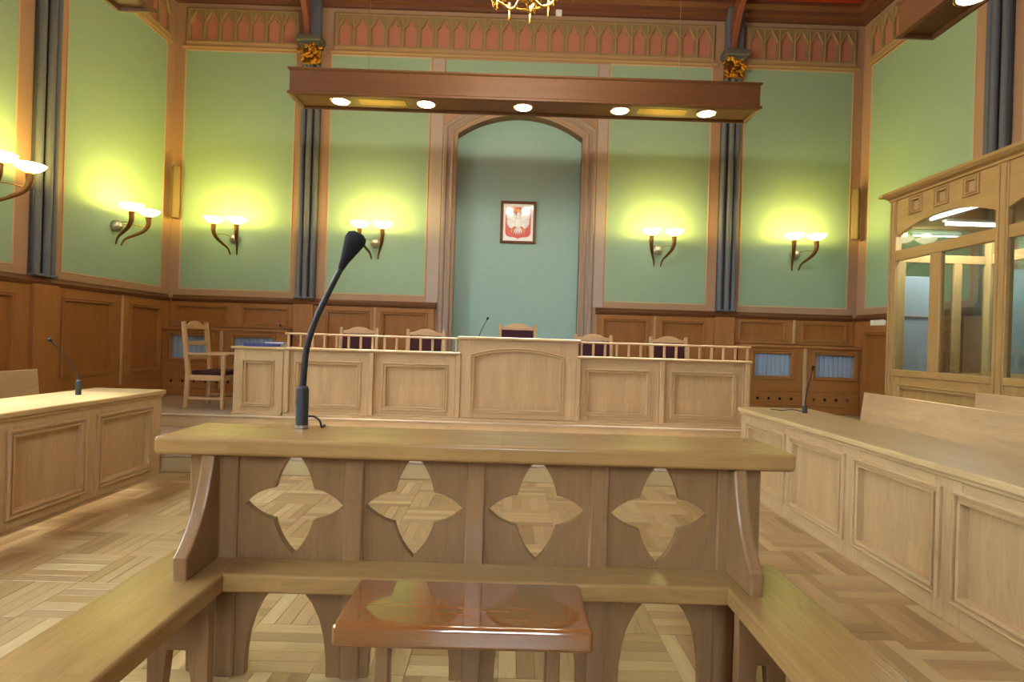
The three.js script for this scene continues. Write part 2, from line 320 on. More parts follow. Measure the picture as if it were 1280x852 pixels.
// windows: frame, mullion, transoms, glass; daylight enters through them
let winNo = 0;
function windowAt(Mx, a, b, c, d) {
  const g = struct('window_' + (++winNo), 'tall courtroom window of clear panes letting in grey daylight', 'window');
  part(g, 'window_frame', on(Mx, loft(rectPath(a, b, c, d), [[0, -0.35], [0, -0.12], [0.06, -0.12], [0.06, -0.2], [0, -0.2]])), M.white);
  const m = (a + b) / 2;
  part(g, 'mullion', on(Mx, box(m - 0.03, m + 0.03, c, d, -0.19, -0.13)), M.white);
  for (const y of [c + 1.1, c + 2.2]) part(g, 'transom', on(Mx, box(a, b, y - 0.025, y + 0.025, -0.19, -0.13)), M.white);
  part(g, 'pane', on(Mx, box(a + 0.05, b - 0.05, c + 0.05, d - 0.05, -0.166, -0.16, 0)), M.glass);
  const L = new THREE.RectAreaLight(DAY_FILL, DAY_FILL_POWER, b - a - 0.12, d - c - 0.12);  // added fill light inside the opening, supplements the sky
  L.name = 'daylight_fill'; L.position.copy(V(m, (c + d) / 2, -0.1).applyMatrix4(Mx)); L.lookAt(V(m, (c + d) / 2, 5).applyMatrix4(Mx)); L.castShadow = true;
  g.add(L);
}
for (const [a, b] of WIN) windowAt(M_LEFT, -b, -a, 2.0, 5.3);
const M_REAR = frameM([-1, 0, 0], [0, 1, 0], [0, 0, -1], [0, 0, ZR]);
for (const [a, b] of RWIN) windowAt(M_REAR, -b, -a, 2.0, 5.3);
{
  const c = struct('ceiling', 'dark red boarded ceiling with brown beams', 'ceiling');
  part(c, 'roof_deck', box(XL - 0.35, XR + 0.35, CEIL + 0.06, CEIL + 0.3, ZB - 0.5, ZR + 0.35, 0), M.ceilingBeam);
  for (let z = ZB, i = 0; z < ZR - 0.01; z += 0.3, i++) part(c, 'board', box(XL, XR, CEIL, CEIL + 0.06, z + 0.003, Math.min(z + 0.297, ZR), 0.006), M.ceilingBoard, { grain: 'x' });
  part(c, 'cornice', on(M_BACK, loft([[XL, FR1], [XR, FR1]], [[0, 0], [0, 0.05], [0.05, 0.06], [0.06, 0.13], [0.12, 0.14], [0.16, 0.22], [0.22, 0.22]], false)), M.ceilingBeam);
  part(c, 'cornice', on(M_LEFT, loft([[-ZR, FR1], [8.75, FR1]], [[0, 0], [0, 0.05], [0.05, 0.06], [0.06, 0.13], [0.12, 0.14], [0.16, 0.22], [0.22, 0.22]], false)), M.ceilingBeam);
  part(c, 'cornice', on(M_RIGHT, loft([[-8.75, FR1], [ZR, FR1]], [[0, 0], [0, 0.05], [0.05, 0.06], [0.06, 0.13], [0.12, 0.14], [0.16, 0.22], [0.22, 0.22]], false)), M.ceilingBeam);
  for (const z of [-8.2, -5.6, -3, -0.4, 2.2]) part(c, 'beam', box(XL, XR, CEIL - 0.16, CEIL + 0.01, z, z + 0.2, 0.02), M.ceilingBeam);
}
// clustered pilasters with gilt capitals and timber braces
let trimNo = 0;
function pilaster(Mx, u, label) {
  const g = struct('trim_' + (++trimNo), label, 'pilaster');
  part(g, 'backing', on(Mx, box(u - 0.15, u + 0.15, 1.86, 5.46, 0, 0.05, 0.01)), M.shaftDark);
  for (const du of [-0.105, 0, 0.105]) {
    const q = new THREE.CylinderGeometry(0.04, 0.04, 3.6, 14).translate(u + du, 3.66, du ? 0.06 : 0.085);
    part(g, 'shaft', on(Mx, q), M.shaft);
  }
  part(g, 'shaft_base', on(Mx, rbox(u - 0.152, u + 0.152, 1.86, 1.89, 0, 0.112, 0.01)), M.shaft);
  const leaf = [];
  part(g, 'capital_core', on(Mx, box(u - 0.13, u + 0.13, 5.46, 5.76, 0, 0.12, 0.02)), M.bronze);  // darker than the leaves: shade of the gaps put into its colour
  for (let i = 0; i < 52; i++) {                                       // curled leaves, larger towards the top
    const t = rnd() - 0.5, y = rnd(), c = 0.016 + rnd() * 0.016, q = new THREE.IcosahedronGeometry(c, 1); q.scale(0.6 + rnd() * 0.6, 1 + rnd() * 0.9, 0.7); q.rotateZ((rnd() - 0.5) * 2.6); q.rotateX(-0.6 * rnd());
    leaf.push(flat(q.translate(u + t * (0.28 + 0.08 * y), 5.475 + y * 0.27, 0.13 + 0.07 * y * rnd() + rnd() * 0.03)));
  }
  part(g, 'capital', on(Mx, ...leaf), M.gold, { label: 'gilded leafy capital' });
  part(g, 'abacus', on(Mx, rbox(u - 0.19, u + 0.19, 5.77, 5.87, 0, 0.24, 0.02), rbox(u - 0.16, u + 0.16, 5.72, 5.78, 0, 0.2, 0.012)), M.abacus);
  part(g, 'wall_post', on(Mx, box(u - 0.13, u + 0.13, 5.87, CEIL, 0, 0.16, 0.02)), M.shaft);
  const br = new THREE.Shape(); br.moveTo(0.1, 5.87); br.lineTo(0.2, 5.87); br.quadraticCurveTo(0.26, 6.32, 0.8, CEIL + 0.02); br.lineTo(0.5, CEIL + 0.02); br.quadraticCurveTo(0.12, 6.5, 0.1, 5.87);
  const b = new THREE.ExtrudeGeometry(br, { depth: 0.07, bevelEnabled: true, bevelSize: 0.01, bevelThickness: 0.01, bevelSegments: 1 });
  b.applyMatrix4(frameM([0, 0, 1], [0, 1, 0], [-1, 0, 0], [u - 0.01, 0, 0]));
  part(g, 'brace', on(Mx, b), M.brace);
}
pilaster(M_BACK, -3.165, 'blue-grey clustered pilaster on the back wall, armchair side');
pilaster(M_BACK, 3.37, 'blue-grey clustered pilaster on the back wall, glazed dock side');
pilaster(M_LEFT, 6.33, 'blue-grey clustered pilaster on the side wall between two sconces');
pilaster(M_RIGHT, -6.24, 'blue-grey clustered pilaster on the wall above the glazed dock');

// ---------------------------------------------------------------- wainscot
const CAPP = [[0, 0], [0, 0.075], [0.02, 0.09], [0.045, 0.095], [0.055, 0.075], [0.075, 0.06], [0.10, 0.055], [0.10, 0]];
const wm = [M.wains, M.wainsPanel];
{
  const g = struct('trim_' + (++trimNo), 'oak wainscot panelling along the back wall', 'panelling');
  const T = (w) => M_BACK.clone().multiply(new THREE.Matrix4().makeTranslation(0, 0, w));
  panelled(g, T(0.06), -3.02, -1.16, 0.32, 1.77, [[-2.80, -2.20, 0.52, 1.66], [-1.94, -1.30, 0.52, 1.66]], wm, 0.058);
  panelled(g, T(0.06), 1.38, 3.20, 0.32, 1.77, [[1.50, 2.14, 0.52, 1.66], [2.40, 3.02, 0.52, 1.66]], wm, 0.058);
  panelled(g, T(0.06), XL + 0.06, -3.32, 1.38, 1.77, [[-5.10, -4.38, 1.46, 1.68], [-4.10, -3.44, 1.46, 1.68]], wm, 0.058, 0.8);
  panelled(g, T(0.06), 3.50, XR - 0.06, 1.38, 1.77, [[3.62, 4.28, 1.46, 1.70], [4.60, 5.24, 1.46, 1.70]], wm, 0.058, 0.8);
  for (const u of [-3.17, 3.35]) part(g, 'plinth', on(M_BACK, box(u - 0.15, u + 0.15, 0.32, 1.77, 0, 0.11, 0.006)), M.wains, { grain: 'y' });
  for (const u of [-2.07, 2.27]) part(g, 'bead', on(M_BACK, box(u - 0.018, u + 0.018, 0.5, 1.76, 0.06, 0.076, 0.006)), M.oak, { grain: 'y' });
  for (const u of [4.44]) part(g, 'bead', on(M_BACK, box(u - 0.02, u + 0.02, 1.39, 1.76, 0.06, 0.085, 0.006)), M.oak, { grain: 'y' });
  part(g, 'cap', on(M_BACK, loft([[XL + 0.1, 1.76], [-1.13, 1.76]], CAPP, false), box(-1.16, -1.13, 1.76, 1.855, 0, 0.09)), M.cap);
  part(g, 'cap', on(M_BACK, loft([[1.35, 1.76], [XR - 0.1, 1.76]], CAPP, false), box(1.35, 1.38, 1.76, 1.855, 0, 0.09)), M.cap);
}
{
  const g = struct('trim_' + (++trimNo), 'oak wainscot panelling along the side wall by the armchair', 'panelling');
  const T = M_LEFT.clone().multiply(new THREE.Matrix4().makeTranslation(0, 0, 0.06));
  panelled(g, T, 6.52, 8.69, 0.32, 1.77, [[6.64, 7.42, 0.74, 1.62], [7.82, 8.44, 0.74, 1.62]], wm, 0.058);
  panelled(g, T, 4.7, 6.16, 0.16, 1.77, [[5.06, 5.94, 0.74, 1.62]], wm, 0.058);
  part(g, 'plinth', on(M_LEFT, box(6.16, 6.51, 0.32, 1.77, 0, 0.11, 0.006)), M.wains, { grain: 'y' });
  part(g, 'bead', on(M_LEFT, box(7.60, 7.64, 0.5, 1.76, 0.06, 0.078, 0.006)), M.oak, { grain: 'y' });
  part(g, 'skirting', on(M_LEFT, box(6.52, 8.6, 0.32, 0.55, 0.06, 0.085, 0.008)), M.wains);
  part(g, 'board', on(M_LEFT, box(-ZR, 4.69, 0, 1.77, 0, 0.06, 0.004)), M.wains);
  part(g, 'cap', on(M_LEFT, loft([[-ZR, 1.76], [8.65, 1.76]], CAPP, false)), M.cap);
}
{
  const g = struct('trim_' + (++trimNo), 'oak wainscot panelling along the wall by the glazed dock', 'panelling');
  const T = M_RIGHT.clone().multiply(new THREE.Matrix4().makeTranslation(0, 0, 0.06));
  panelled(g, T, -8.69, -6.66, 0.32, 1.77, [[-8.40, -7.70, 0.74, 1.56], [-7.44, -6.84, 0.74, 1.56]], wm, 0.058);
  part(g, 'board', on(M_RIGHT, box(-6.60, ZR, 0, 1.77, 0, 0.06, 0.004)), M.wains);
  part(g, 'cap', on(M_RIGHT, loft([[-8.65, 1.76], [ZR, 1.76]], CAPP, false)), M.cap);
}

// ---------------------------------------------------------------- platforms
{
  const PL = XL + 0.056, PR = XR - 0.056;
  const a = thing('podium', 'upper platform of grey-brown boards carrying the judges\' bench and armchair', 'platform', [0, 0, -6.62]);
  part(a, 'core', box(PL, PR, 0, 0.29, ZB + 0.002, -6.70, 0), M.oak);
  part(a, 'riser', box(PL, PR, 0.16, 0.295, -6.715, -6.685, 0.003), M.oak);
  part(a, 'nosing', rbox(PL, PR, 0.295, 0.32, -6.76, -6.67, 0.009, 2), M.nosing);
  for (let j = 0; j < 9; j++) for (let i = 0; i < 5; i++) {
    const x0 = XL + 2.15 * i + (j % 2 ? 0.9 : 0), z1 = -6.762 - j * 0.2205, xa = i ? x0 : PL, xb = i === 4 ? PR : x0 + 2.15;
    part(a, 'floorboard', box(xa + 0.001, xb - 0.001, 0.29, 0.3195, z1 - 0.2198, z1, 0.0015), M.podium, { grain: 'x' });
  }
  const b = thing('step', 'low wide lower step of pale boards in front of the judges\' bench', 'step', [0, 0, -5.17]);
  part(b, 'core', box(PL, 4.06, 0, 0.13, -6.684, -5.19, 0), M.oak);
  part(b, 'riser', box(PL, 4.06, 0, 0.13, -5.20, -5.172, 0.003), M.riser);
  for (let j = 0; j < 8; j++) { const z1 = -5.172 - j * 0.189; part(b, 'floorboard', box(PL, 4.06, 0.13, 0.16, z1 - 0.188, z1, j ? 0.0015 : 0.008), M.podium, { grain: 'x' }); }
}

// ---------------------------------------------------------------- radiators in their covers on the back wall
function radiatorCover(u0, u1, rects, mid, label, rlabels, group) {
  const g = thing('radiator_cover', label, 'radiator cover', [(u0 + u1) / 2, 0.32, ZB]);
  const W = 0.24, B = M_BACK;
  part(g, 'front_frame', on(B, slab(rectPath(u0, u1, 0.66, 1.32), rects.map(([a, b]) => rectPath(a, b, 0.885, 1.235)), W - 0.03, W)), M.wains, { grain: 'x' });
  for (const [a, b] of rects) part(g, 'moulding', on(B, loft(rectPath(a, b, 0.885, 1.235), bead(1.1, W))), M.wains, { grain: 'edge' });
  const holes = []; for (let u = u0 + 0.14; u < u1 - 0.1; u += 0.172) { const h = new THREE.Path(); h.absarc(u, 0.545, 0.024, 0, Math.PI * 2, true); holes.push(h); }
  part(g, 'vent_board', on(B, slab(rectPath(u0, u1, 0.44, 0.655), holes, W - 0.03, W - 0.006)), M.wains, { grain: 'x' });
  part(g, 'toe_board', on(B, box(u0, u1, 0.32, 0.435, W - 0.03, W + 0.01, 0.006)), M.wains);
  part(g, 'ledge', on(B, rbox(u0, u1, 1.32, 1.365, 0.002, W + 0.035, 0.01)), M.wains);
  part(g, 'post', on(B, box(mid - 0.025, mid + 0.025, 0.44, 1.32, W, W + 0.03, 0.008)), M.oak, { grain: 'y' });
  part(g, 'back_board', on(B, box(u0, u1, 0.33, 1.31, 0.002, 0.012, 0)), M.hollow);
  rects.forEach(([a, b], i) => {
    const r = thing('radiator', rlabels[i], 'radiator', [(a + b) / 2, 0.5, ZB + 0.12], group);
    const n = Math.round((b - a + 0.06) / 0.066);
    for (let k = 0; k < n; k++) { const u = a - 0.02 + k * (b - a + 0.04) / (n - 1); part(r, 'fin', on(B, rbox(u - 0.0325, u + 0.0325, 0.72, 1.27, 0.08, 0.2, 0.008, 2)), M.radiator); }
    part(r, 'manifold', on(B, rbox(a - 0.02, b + 0.02, 0.76, 0.80, 0.09, 0.14, 0.012, 2), rbox(a - 0.02, b + 0.02, 1.19, 1.23, 0.09, 0.14, 0.012, 2), box(a, a + 0.04, 0.32, 0.76, 0.1, 0.14), box(b - 0.04, b, 0.32, 0.76, 0.1, 0.14)), M.radiator);
  });
}
radiatorCover(3.52, XR - 0.07, [[3.76, 4.33], [4.70, 5.30]], 4.53, 'oak radiator cover with round vent holes beside the glazed dock', ['blue-grey ribbed radiator beside the end of the judges\' bench', 'blue-grey ribbed radiator in the wall corner by the glazed dock'], 'radiators behind oak covers');
radiatorCover(XL + 0.07, -3.34, [[-5.10, -4.50], [-4.16, -3.56]], -4.33, 'oak radiator cover with round vent holes behind the armchair', ['blue-grey ribbed radiator seen through the armchair back', 'blue-grey ribbed radiator behind the blue folder desk'], 'radiators behind oak covers');

// ---------------------------------------------------------------- judges' bench
{
  const Z = -6.74, F = frameM([1, 0, 0], [0, 1, 0], [0, 0, 1], [0, 0, Z]);
  const g = thing('judges_bench', 'long pale oak judges\' bench with raised arched centre and balustrade', 'bench', [0.12, 0.32, Z]);
  const side = [[-2.65, -1.61], [-1.61, -0.56], [0.83, 1.88], [1.88, 2.91]], om = [M.oak, M.oakPanel];
  for (const [a, b] of side) { const m = (a + b) / 2 - 0.02; panelled(g, F, a, b, 0.36, 1.115, [[m - 0.355, m + 0.355, 0.465, 0.955]], om, 0.03); }
  panelled(g, frameM([1, 0, 0], [0, 1, 0], [0, 0, 1], [0, 0, Z + 0.03]), -0.56, 0.83, 0.36, 1.305, [[-0.40, 0.64, 0.47, 1.10, 0, 1.175]], om, 0.03);
  const U = (a, b, c, d, e, f, ch) => on(F, box(a, b, c, d, e, f, ch));
  part(g, 'base_moulding', [...on(F, loft([[-2.66, 0.32], [2.92, 0.32]], [[0, 0], [0, 0.05], [0.02, 0.05], [0.035, 0.03], [0.05, 0.03], [0.05, 0]], false))], M.oak);
  for (const u of [-2.63, -1.625, -0.585, 0.855, 1.865, 2.89]) {
    part(g, 'post', U(u - 0.028, u + 0.028, 0.36, 1.115, 0, 0.05, 0.008), M.oak, { grain: 'y' });
    part(g, 'post_bead', [...U(u - 0.048, u - 0.032, 0.36, 1.115, 0, 0.018, 0.006), ...U(u + 0.032, u + 0.048, 0.36, 1.115, 0, 0.018, 0.006)], M.oak, { grain: 'y' });
  }
  part(g, 'counter_cap', U(-2.68, -0.56, 1.115, 1.145, -0.12, 0.055, 0.01), M.oak);
  part(g, 'counter_cap', U(0.83, 2.94, 1.115, 1.145, -0.12, 0.055, 0.01), M.oak);
  part(g, 'centre_cap', U(-0.60, 0.87, 1.305, 1.34, -0.16, 0.08, 0.01), M.oak);
  for (const [a, b] of [[-0.58, -0.55], [0.82, 0.85]]) part(g, 'centre_cheek', U(a, b, 0.36, 1.305, -0.1, 0.03, 0.004), M.oak, { grain: 'y' });
  for (const [a, b] of [[-2.68, -0.58], [0.85, 2.94]]) {
    part(g, 'handrail', U(a, b, 1.295, 1.32, -0.05, 0.0, 0.006), M.oak);
    for (let i = 0; i < 15; i++) { const u = a + 0.04 + i * (b - a - 0.08) / 14; part(g, 'baluster', U(u - 0.014, u + 0.014, 1.145, 1.296, -0.04, -0.012, 0.005), M.oak, { grain: 'y' }); }
  }
  part(g, 'work_surface', U(-2.6, -0.6, 1.0, 1.035, -0.42, -0.032, 0.005), M.oakTop);
  part(g, 'work_surface', U(0.86, 2.88, 1.0, 1.035, -0.42, -0.032, 0.005), M.oakTop);
  part(g, 'work_surface', U(-0.55, 0.82, 1.05, 1.085, -0.42, 0, 0.005), M.oakTop);
  for (const u of [-2.63, -0.6, 0.87, 2.89]) part(g, 'end_panel', U(u - 0.02, u + 0.02, 0.32, 1.0, -0.42, -0.032, 0.004), M.oak, { grain: 'y' });
  const d = thing('clerk_desk', 'small oak side desk joined to the judges\' bench, blue folder on top', 'desk', [-2.98, 0.32, Z]);
  panelled(d, F, -3.28, -2.69, 0.34, 1.11, [[-3.135, -2.835, 0.465, 0.945]], om, 0.03);
  part(d, 'desk_top', U(-3.31, -2.69, 1.11, 1.14, -0.6, 0.03, 0.008), M.oakTop);
  part(d, 'side_panel', U(-3.28, -3.25, 0.34, 1.11, -0.56, -0.031, 0.004), M.oak, { grain: 'y' });
  part(d, 'skirting', U(-3.29, -2.69, 0.32, 0.36, -0.03, 0.02, 0.006), M.oak);
}
{
  const b = thing('folder', 'dark blue folder lying closed on the small side desk', 'folder', [-3.0, 1.14, -7.0]);
  part(b, 'cover', [box(-3.235, -2.785, 1.143, 1.175, -6.884, -6.878, 0.001), box(-3.24, -2.78, 1.14, 1.144, -7.2, -6.88, 0.001), box(-3.24, -2.78, 1.174, 1.178, -7.2, -6.88, 0.001), box(-3.24, -3.236, 1.14, 1.178, -7.2, -6.88, 0.001)], M.blue);
  part(b, 'pages', box(-3.232, -2.79, 1.144, 1.174, -7.19, -6.886, 0.001), M.page);
  const c = thing('notebook', 'small blue notebook lying on top of the dark blue folder', 'notebook', [-2.86, 1.178, -6.95]);
  part(c, 'cover', [box(-2.98, -2.74, 1.178, 1.181, -7.04, -6.87, 0.001), box(-2.98, -2.74, 1.197, 1.2, -7.04, -6.87, 0.001)], plain('#5a5fa8', 0.5));
  part(c, 'pages', box(-2.975, -2.745, 1.181, 1.197, -7.035, -6.876, 0.001), M.page);
}

// ---------------------------------------------------------------- chairs
function chairRoot(name, label, H, upholstered, group) {               // faces +z, origin on the floor
  const g = thing(name, label, 'chair', [0, 0, 0], group), c = M.chair, W = 0.25;
  for (const s of [-1, 1]) {
    const p = new THREE.Shape(); p.moveTo(-0.27, 0.005); p.lineTo(-0.225, 0.005); p.lineTo(-0.205, 0.45); p.lineTo(-0.285, H); p.lineTo(-0.325, H - 0.01); p.lineTo(-0.25, 0.44); p.closePath();
    const e = new THREE.ExtrudeGeometry(p, { depth: 0.034, bevelEnabled: true, bevelSize: 0.004, bevelThickness: 0.004, bevelSegments: 1 });
    e.applyMatrix4(frameM([0, 0, 1], [0, 1, 0], [-1, 0, 0], [s * W + 0.019, 0, 0]));
    part(g, 'back_post', e, c, { grain: 'y' });
    part(g, 'front_leg', box(s * W - 0.021, s * W + 0.021, 0, 0.68, 0.2, 0.242, 0.005), c, { grain: 'y' });
    part(g, 'armrest', rbox(s * W - 0.032, s * W + 0.032, 0.68, 0.71, -0.26, 0.27, 0.01, 2), c, { grain: 'z' });
    part(g, 'side_rail', box(s * W - 0.014, s * W + 0.014, 0.36, 0.43, -0.22, 0.2, 0.004), c);
    part(g, 'side_stretcher', box(s * W - 0.011, s * W + 0.011, 0.12, 0.15, -0.24, 0.2, 0.003), c);
  }
  part(g, 'front_rail', box(-W, W, 0.36, 0.43, 0.205, 0.235, 0.004), c);
  part(g, 'back_rail', box(-W, W, 0.36, 0.43, -0.245, -0.215, 0.004), c);
  part(g, 'cross_stretcher', box(-W, W, 0.122, 0.148, -0.03, -0.005, 0.003), c);
  part(g, 'seat_cushion', rbox(-0.235, 0.235, 0.42, 0.485, -0.2, 0.235, 0.025), M.maroon, { label: 'dark maroon upholstered seat' });
  const zc = -0.27 - 0.03 * (H - 1), crest = new THREE.Shape();
  crest.moveTo(-W, H - 0.095); crest.lineTo(W, H - 0.095); crest.lineTo(W, H - 0.055); crest.quadraticCurveTo(0.16, H - 0.055, 0.11, H - 0.02); crest.quadraticCurveTo(0, H + 0.025, -0.11, H - 0.02); crest.quadraticCurveTo(-0.16, H - 0.055, -W, H - 0.055); crest.closePath();
  const cg = new THREE.ExtrudeGeometry(crest, { depth: 0.022, bevelEnabled: true, bevelSize: 0.003, bevelThickness: 0.003, bevelSegments: 1 });
  cg.rotateX(-0.15).translate(0, 0.02, zc + 0.135 - 0.02);
  part(g, 'crest_rail', cg, c, { grain: 'x' });
  if (upholstered) {
    const b = rbox(-0.222, 0.222, 0.6, H - 0.075, -0.02, 0.025, 0.018); b.rotateX(-0.13).translate(0, 0, -0.155); b.translate(0, 0.0, 0);
    part(g, 'back_cushion', b, M.maroon, { label: 'dark maroon upholstered back' });
    part(g, 'lower_rail', box(-W, W, 0.56, 0.6, -0.262, -0.24, 0.004), c);
  } else for (const y of [0.62, 0.80]) part(g, 'slat', box(-W, W, y, y + 0.05, -0.262 - (y - 0.6) * 0.12, -0.244 - (y - 0.6) * 0.12, 0.004), c, { grain: 'x' });
  return g;
}
{
  const a = chairRoot('armchair', 'pale wooden ladder-back armchair with maroon seat beside the small side desk', 1.10, false);
  a.position.set(-3.80, 0.3205, -7.36); a.rotation.y = Math.PI / 2 - 0.03;
  const names = ['maroon-backed chair behind the bench, next to the blue folder desk', 'maroon-backed chair behind the bench, between folder-end chair and taller middle chair', 'tallest maroon-backed chair, behind the raised arched centre of the bench', 'maroon-backed chair behind the bench, between middle chair and dock-end chair', 'maroon-backed chair behind the bench, at the end toward the glazed dock'];
  const first = chairRoot('judge_chair', names[0], 1.10, true, 'chairs behind the judges\' bench');
  [[-2.10, 0], [-1.16, 0], [0.13, 1], [1.20, 0], [2.27, 0]].forEach(([x, tall], i) => {
    if (!i) { first.position.set(x, 0.3205, -7.62); return; }
    if (tall) { const t = chairRoot('judge_chair', names[i], 1.22, true, 'chairs behind the judges\' bench'); t.position.set(x, 0.3205, -7.62); return; }
    copyOf(first, [x, 0.3205, -7.62], (rnd() - 0.5) * 0.08, names[i]);
  });
}

// ---------------------------------------------------------------- emblem picture in the niche
{
  const cv = document.createElement('canvas'); cv.width = 512; cv.height = 640; const c = cv.getContext('2d');
  c.fillStyle = '#f1ede6'; c.fillRect(0, 0, 512, 640);
  c.fillStyle = '#cf3a2a'; c.beginPath(); c.moveTo(46, 60); c.lineTo(466, 60); c.lineTo(466, 470); c.quadraticCurveTo(466, 560, 380, 566); c.quadraticCurveTo(290, 570, 256, 598); c.quadraticCurveTo(222, 570, 132, 566); c.quadraticCurveTo(46, 560, 46, 470); c.closePath(); c.fill();
  c.fillStyle = '#f6f3ee'; c.strokeStyle = '#9a8f88'; c.lineWidth = 3;
  for (const s of [-1, 1]) {                                           // wings with long feathers
    for (let i = 0; i < 7; i++) {
      const t = i / 6; c.beginPath(); c.moveTo(256 + s * (40 + 50 * (1 - t)), 190 + 130 * t);
      const ex = 256 + s * (185 - 70 * t * t), ey = 330 + 110 * t; c.quadraticCurveTo(256 + s * (200 - 60 * t), 190 + 120 * t, ex, ey); c.quadraticCurveTo(256 + s * (140 - 60 * t), 300 + 90 * t, 256 + s * 36, 330 + 50 * t); c.closePath(); c.fill(); c.stroke();
    }
    c.beginPath(); c.moveTo(256 + s * 20, 250); c.quadraticCurveTo(256 + s * 60, 130, 256 + s * 150, 120); c.quadraticCurveTo(256 + s * 205, 150, 256 + s * 190, 250); c.quadraticCurveTo(256 + s * 120, 260, 256 + s * 30, 340); c.closePath(); c.fill(); c.stroke();
    c.strokeStyle = '#d9a32c'; c.lineWidth = 11; c.beginPath(); c.moveTo(256 + s * 40, 410); c.lineTo(256 + s * 96, 455); c.stroke(); for (const k of [-16, 4, 24]) { c.beginPath(); c.moveTo(256 + s * 96, 455); c.lineTo(256 + s * (118 - k * 0.4), 470 + k); c.stroke(); }
    c.strokeStyle = '#9a8f88'; c.lineWidth = 3;
  }
  c.beginPath(); c.ellipse(256, 320, 52, 110, 0, 0, 7); c.fill(); c.stroke();
  for (let i = -2; i <= 2; i++) { c.beginPath(); c.moveTo(256 + i * 8, 400); c.quadraticCurveTo(256 + i * 34 - 16, 470, 256 + i * 32, 540 - Math.abs(i) * 14); c.quadraticCurveTo(256 + i * 34 + 20, 470, 256 + i * 12 + 10, 400); c.closePath(); c.fill(); c.stroke(); }
  c.beginPath(); c.moveTo(226, 250); c.quadraticCurveTo(216, 150, 262, 142); c.quadraticCurveTo(300, 150, 288, 250); c.closePath(); c.fill(); c.stroke();
  c.fillStyle = '#d9a32c'; c.beginPath(); c.moveTo(228, 162); c.lineTo(192, 178); c.lineTo(226, 188); c.closePath(); c.fill();
  c.beginPath(); c.moveTo(222, 140); c.lineTo(210, 92); c.lineTo(236, 112); c.lineTo(258, 82); c.lineTo(280, 112); c.lineTo(306, 92); c.lineTo(296, 140); c.closePath(); c.fill();
  const t = new THREE.CanvasTexture(cv); t.colorSpace = THREE.SRGBColorSpace;
  const g = thing('framed_emblem', 'framed white eagle emblem on red shield hung in the arched niche', 'picture', [0.105, 3.21, ZB - 0.28]);
  const F = frameM([1, 0, 0], [0, 1, 0], [0, 0, 1], [0.105, 3.21, ZB - 0.28]);
  part(g, 'frame', on(F, loft(rectPath(-0.285, 0.285, -0.34, 0.34), [[0, 0], [0, 0.03], [0.012, 0.04], [0.034, 0.03], [0.044, 0.014], [0.044, 0.004]])), M.frame);
  const pl = new THREE.PlaneGeometry(0.5, 0.61).translate(0, 0, 0.008);
  part(g, 'print', on(F, pl), new THREE.MeshPhysicalMaterial({ map: t, roughness: 0.4, clearcoat: 0.8, clearcoatRoughness: 0.05 }), { keepUV: true, label: 'red shield with white crowned eagle' });
  part(g, 'backing', on(F, box(-0.28, 0.28, -0.335, 0.335, 0.001, 0.006, 0)), M.hollow);
}

// ---------------------------------------------------------------- sconces
function sconce(label) {                                               // on a wall facing +z, origin at the wall plate
  const g = thing('wall_sconce', label, 'sconce', [0, 0, 0], 'double horn wall sconces');
  part(g, 'wall_plate', lathe([[0.001, 0.11], [0.05, 0.1], [0.075, 0.07], [0.08, 0.04], [0.07, 0.01], [0.06, 0]], 20).rotateX(Math.PI / 2), M.steel);
  for (const s of [-1, 1]) {
    const h = part(g, 'horn', tube([[s * 0.17, 0.15, 0.35], [s * 0.172, 0.07, 0.352], [s * 0.155, -0.02, 0.31], [s * 0.11, -0.1, 0.2], [s * 0.07, -0.16, 0.11], [s * 0.05, -0.25, 0.07]], (t) => 0.034 - 0.024 * t, 28, 10), M.bronze);
    part(h, 'collar', lathe([[0.02, 0.14], [0.04, 0.148], [0.036, 0.165], [0.02, 0.175]], 16).translate(s * 0.17, 0, 0.35), M.brass);
    part(g, 'rod', tube([[s * 0.03, 0.02, 0.07], [s * 0.09, 0.04, 0.18], [s * 0.15, 0.02, 0.32]], 0.006, 10, 6), M.brass);
    const b = part(g, 'glass_bowl', lathe([[0.001, 0.17], [0.035, 0.172], [0.08, 0.19], [0.12, 0.22], [0.142, 0.255], [0.137, 0.257], [0.115, 0.228], [0.075, 0.2], [0.03, 0.184], [0.001, 0.182]], 28).translate(s * 0.17, 0, 0.35), M.bowl, { label: 'glowing frosted glass bowl' });
    const L = new THREE.PointLight(WARM, SCONCE_POWER, 0, 2); L.name = 'sconce_light'; L.position.set(s * 0.17, 0.285, 0.35); L.castShadow = true; L.shadow.radius = 2; g.add(L);
  }
  return g;
}
{
  const s0 = sconce('double horn sconce on the back wall above the ladder-back armchair');
  s0.position.set(-4.28, 2.75, ZB);
  copyOf(s0, [-2.10, 2.75, ZB], 0, 'double horn sconce on the back wall between armchair-side pilaster and niche');
  copyOf(s0, [2.28, 2.78, ZB], 0, 'double horn sconce on the back wall between niche and dock-side pilaster');
  copyOf(s0, [4.43, 2.78, ZB], 0, 'double horn sconce on the back wall between dock-side pilaster and corner');
  copyOf(s0, [XL, 2.67, -7.5], Math.PI / 2, 'double horn sconce on the side wall between its pilaster and the corner');
  copyOf(s0, [XL, 2.70, -5.60], Math.PI / 2, 'double horn sconce on the side wall before its blue-grey pilaster');
}

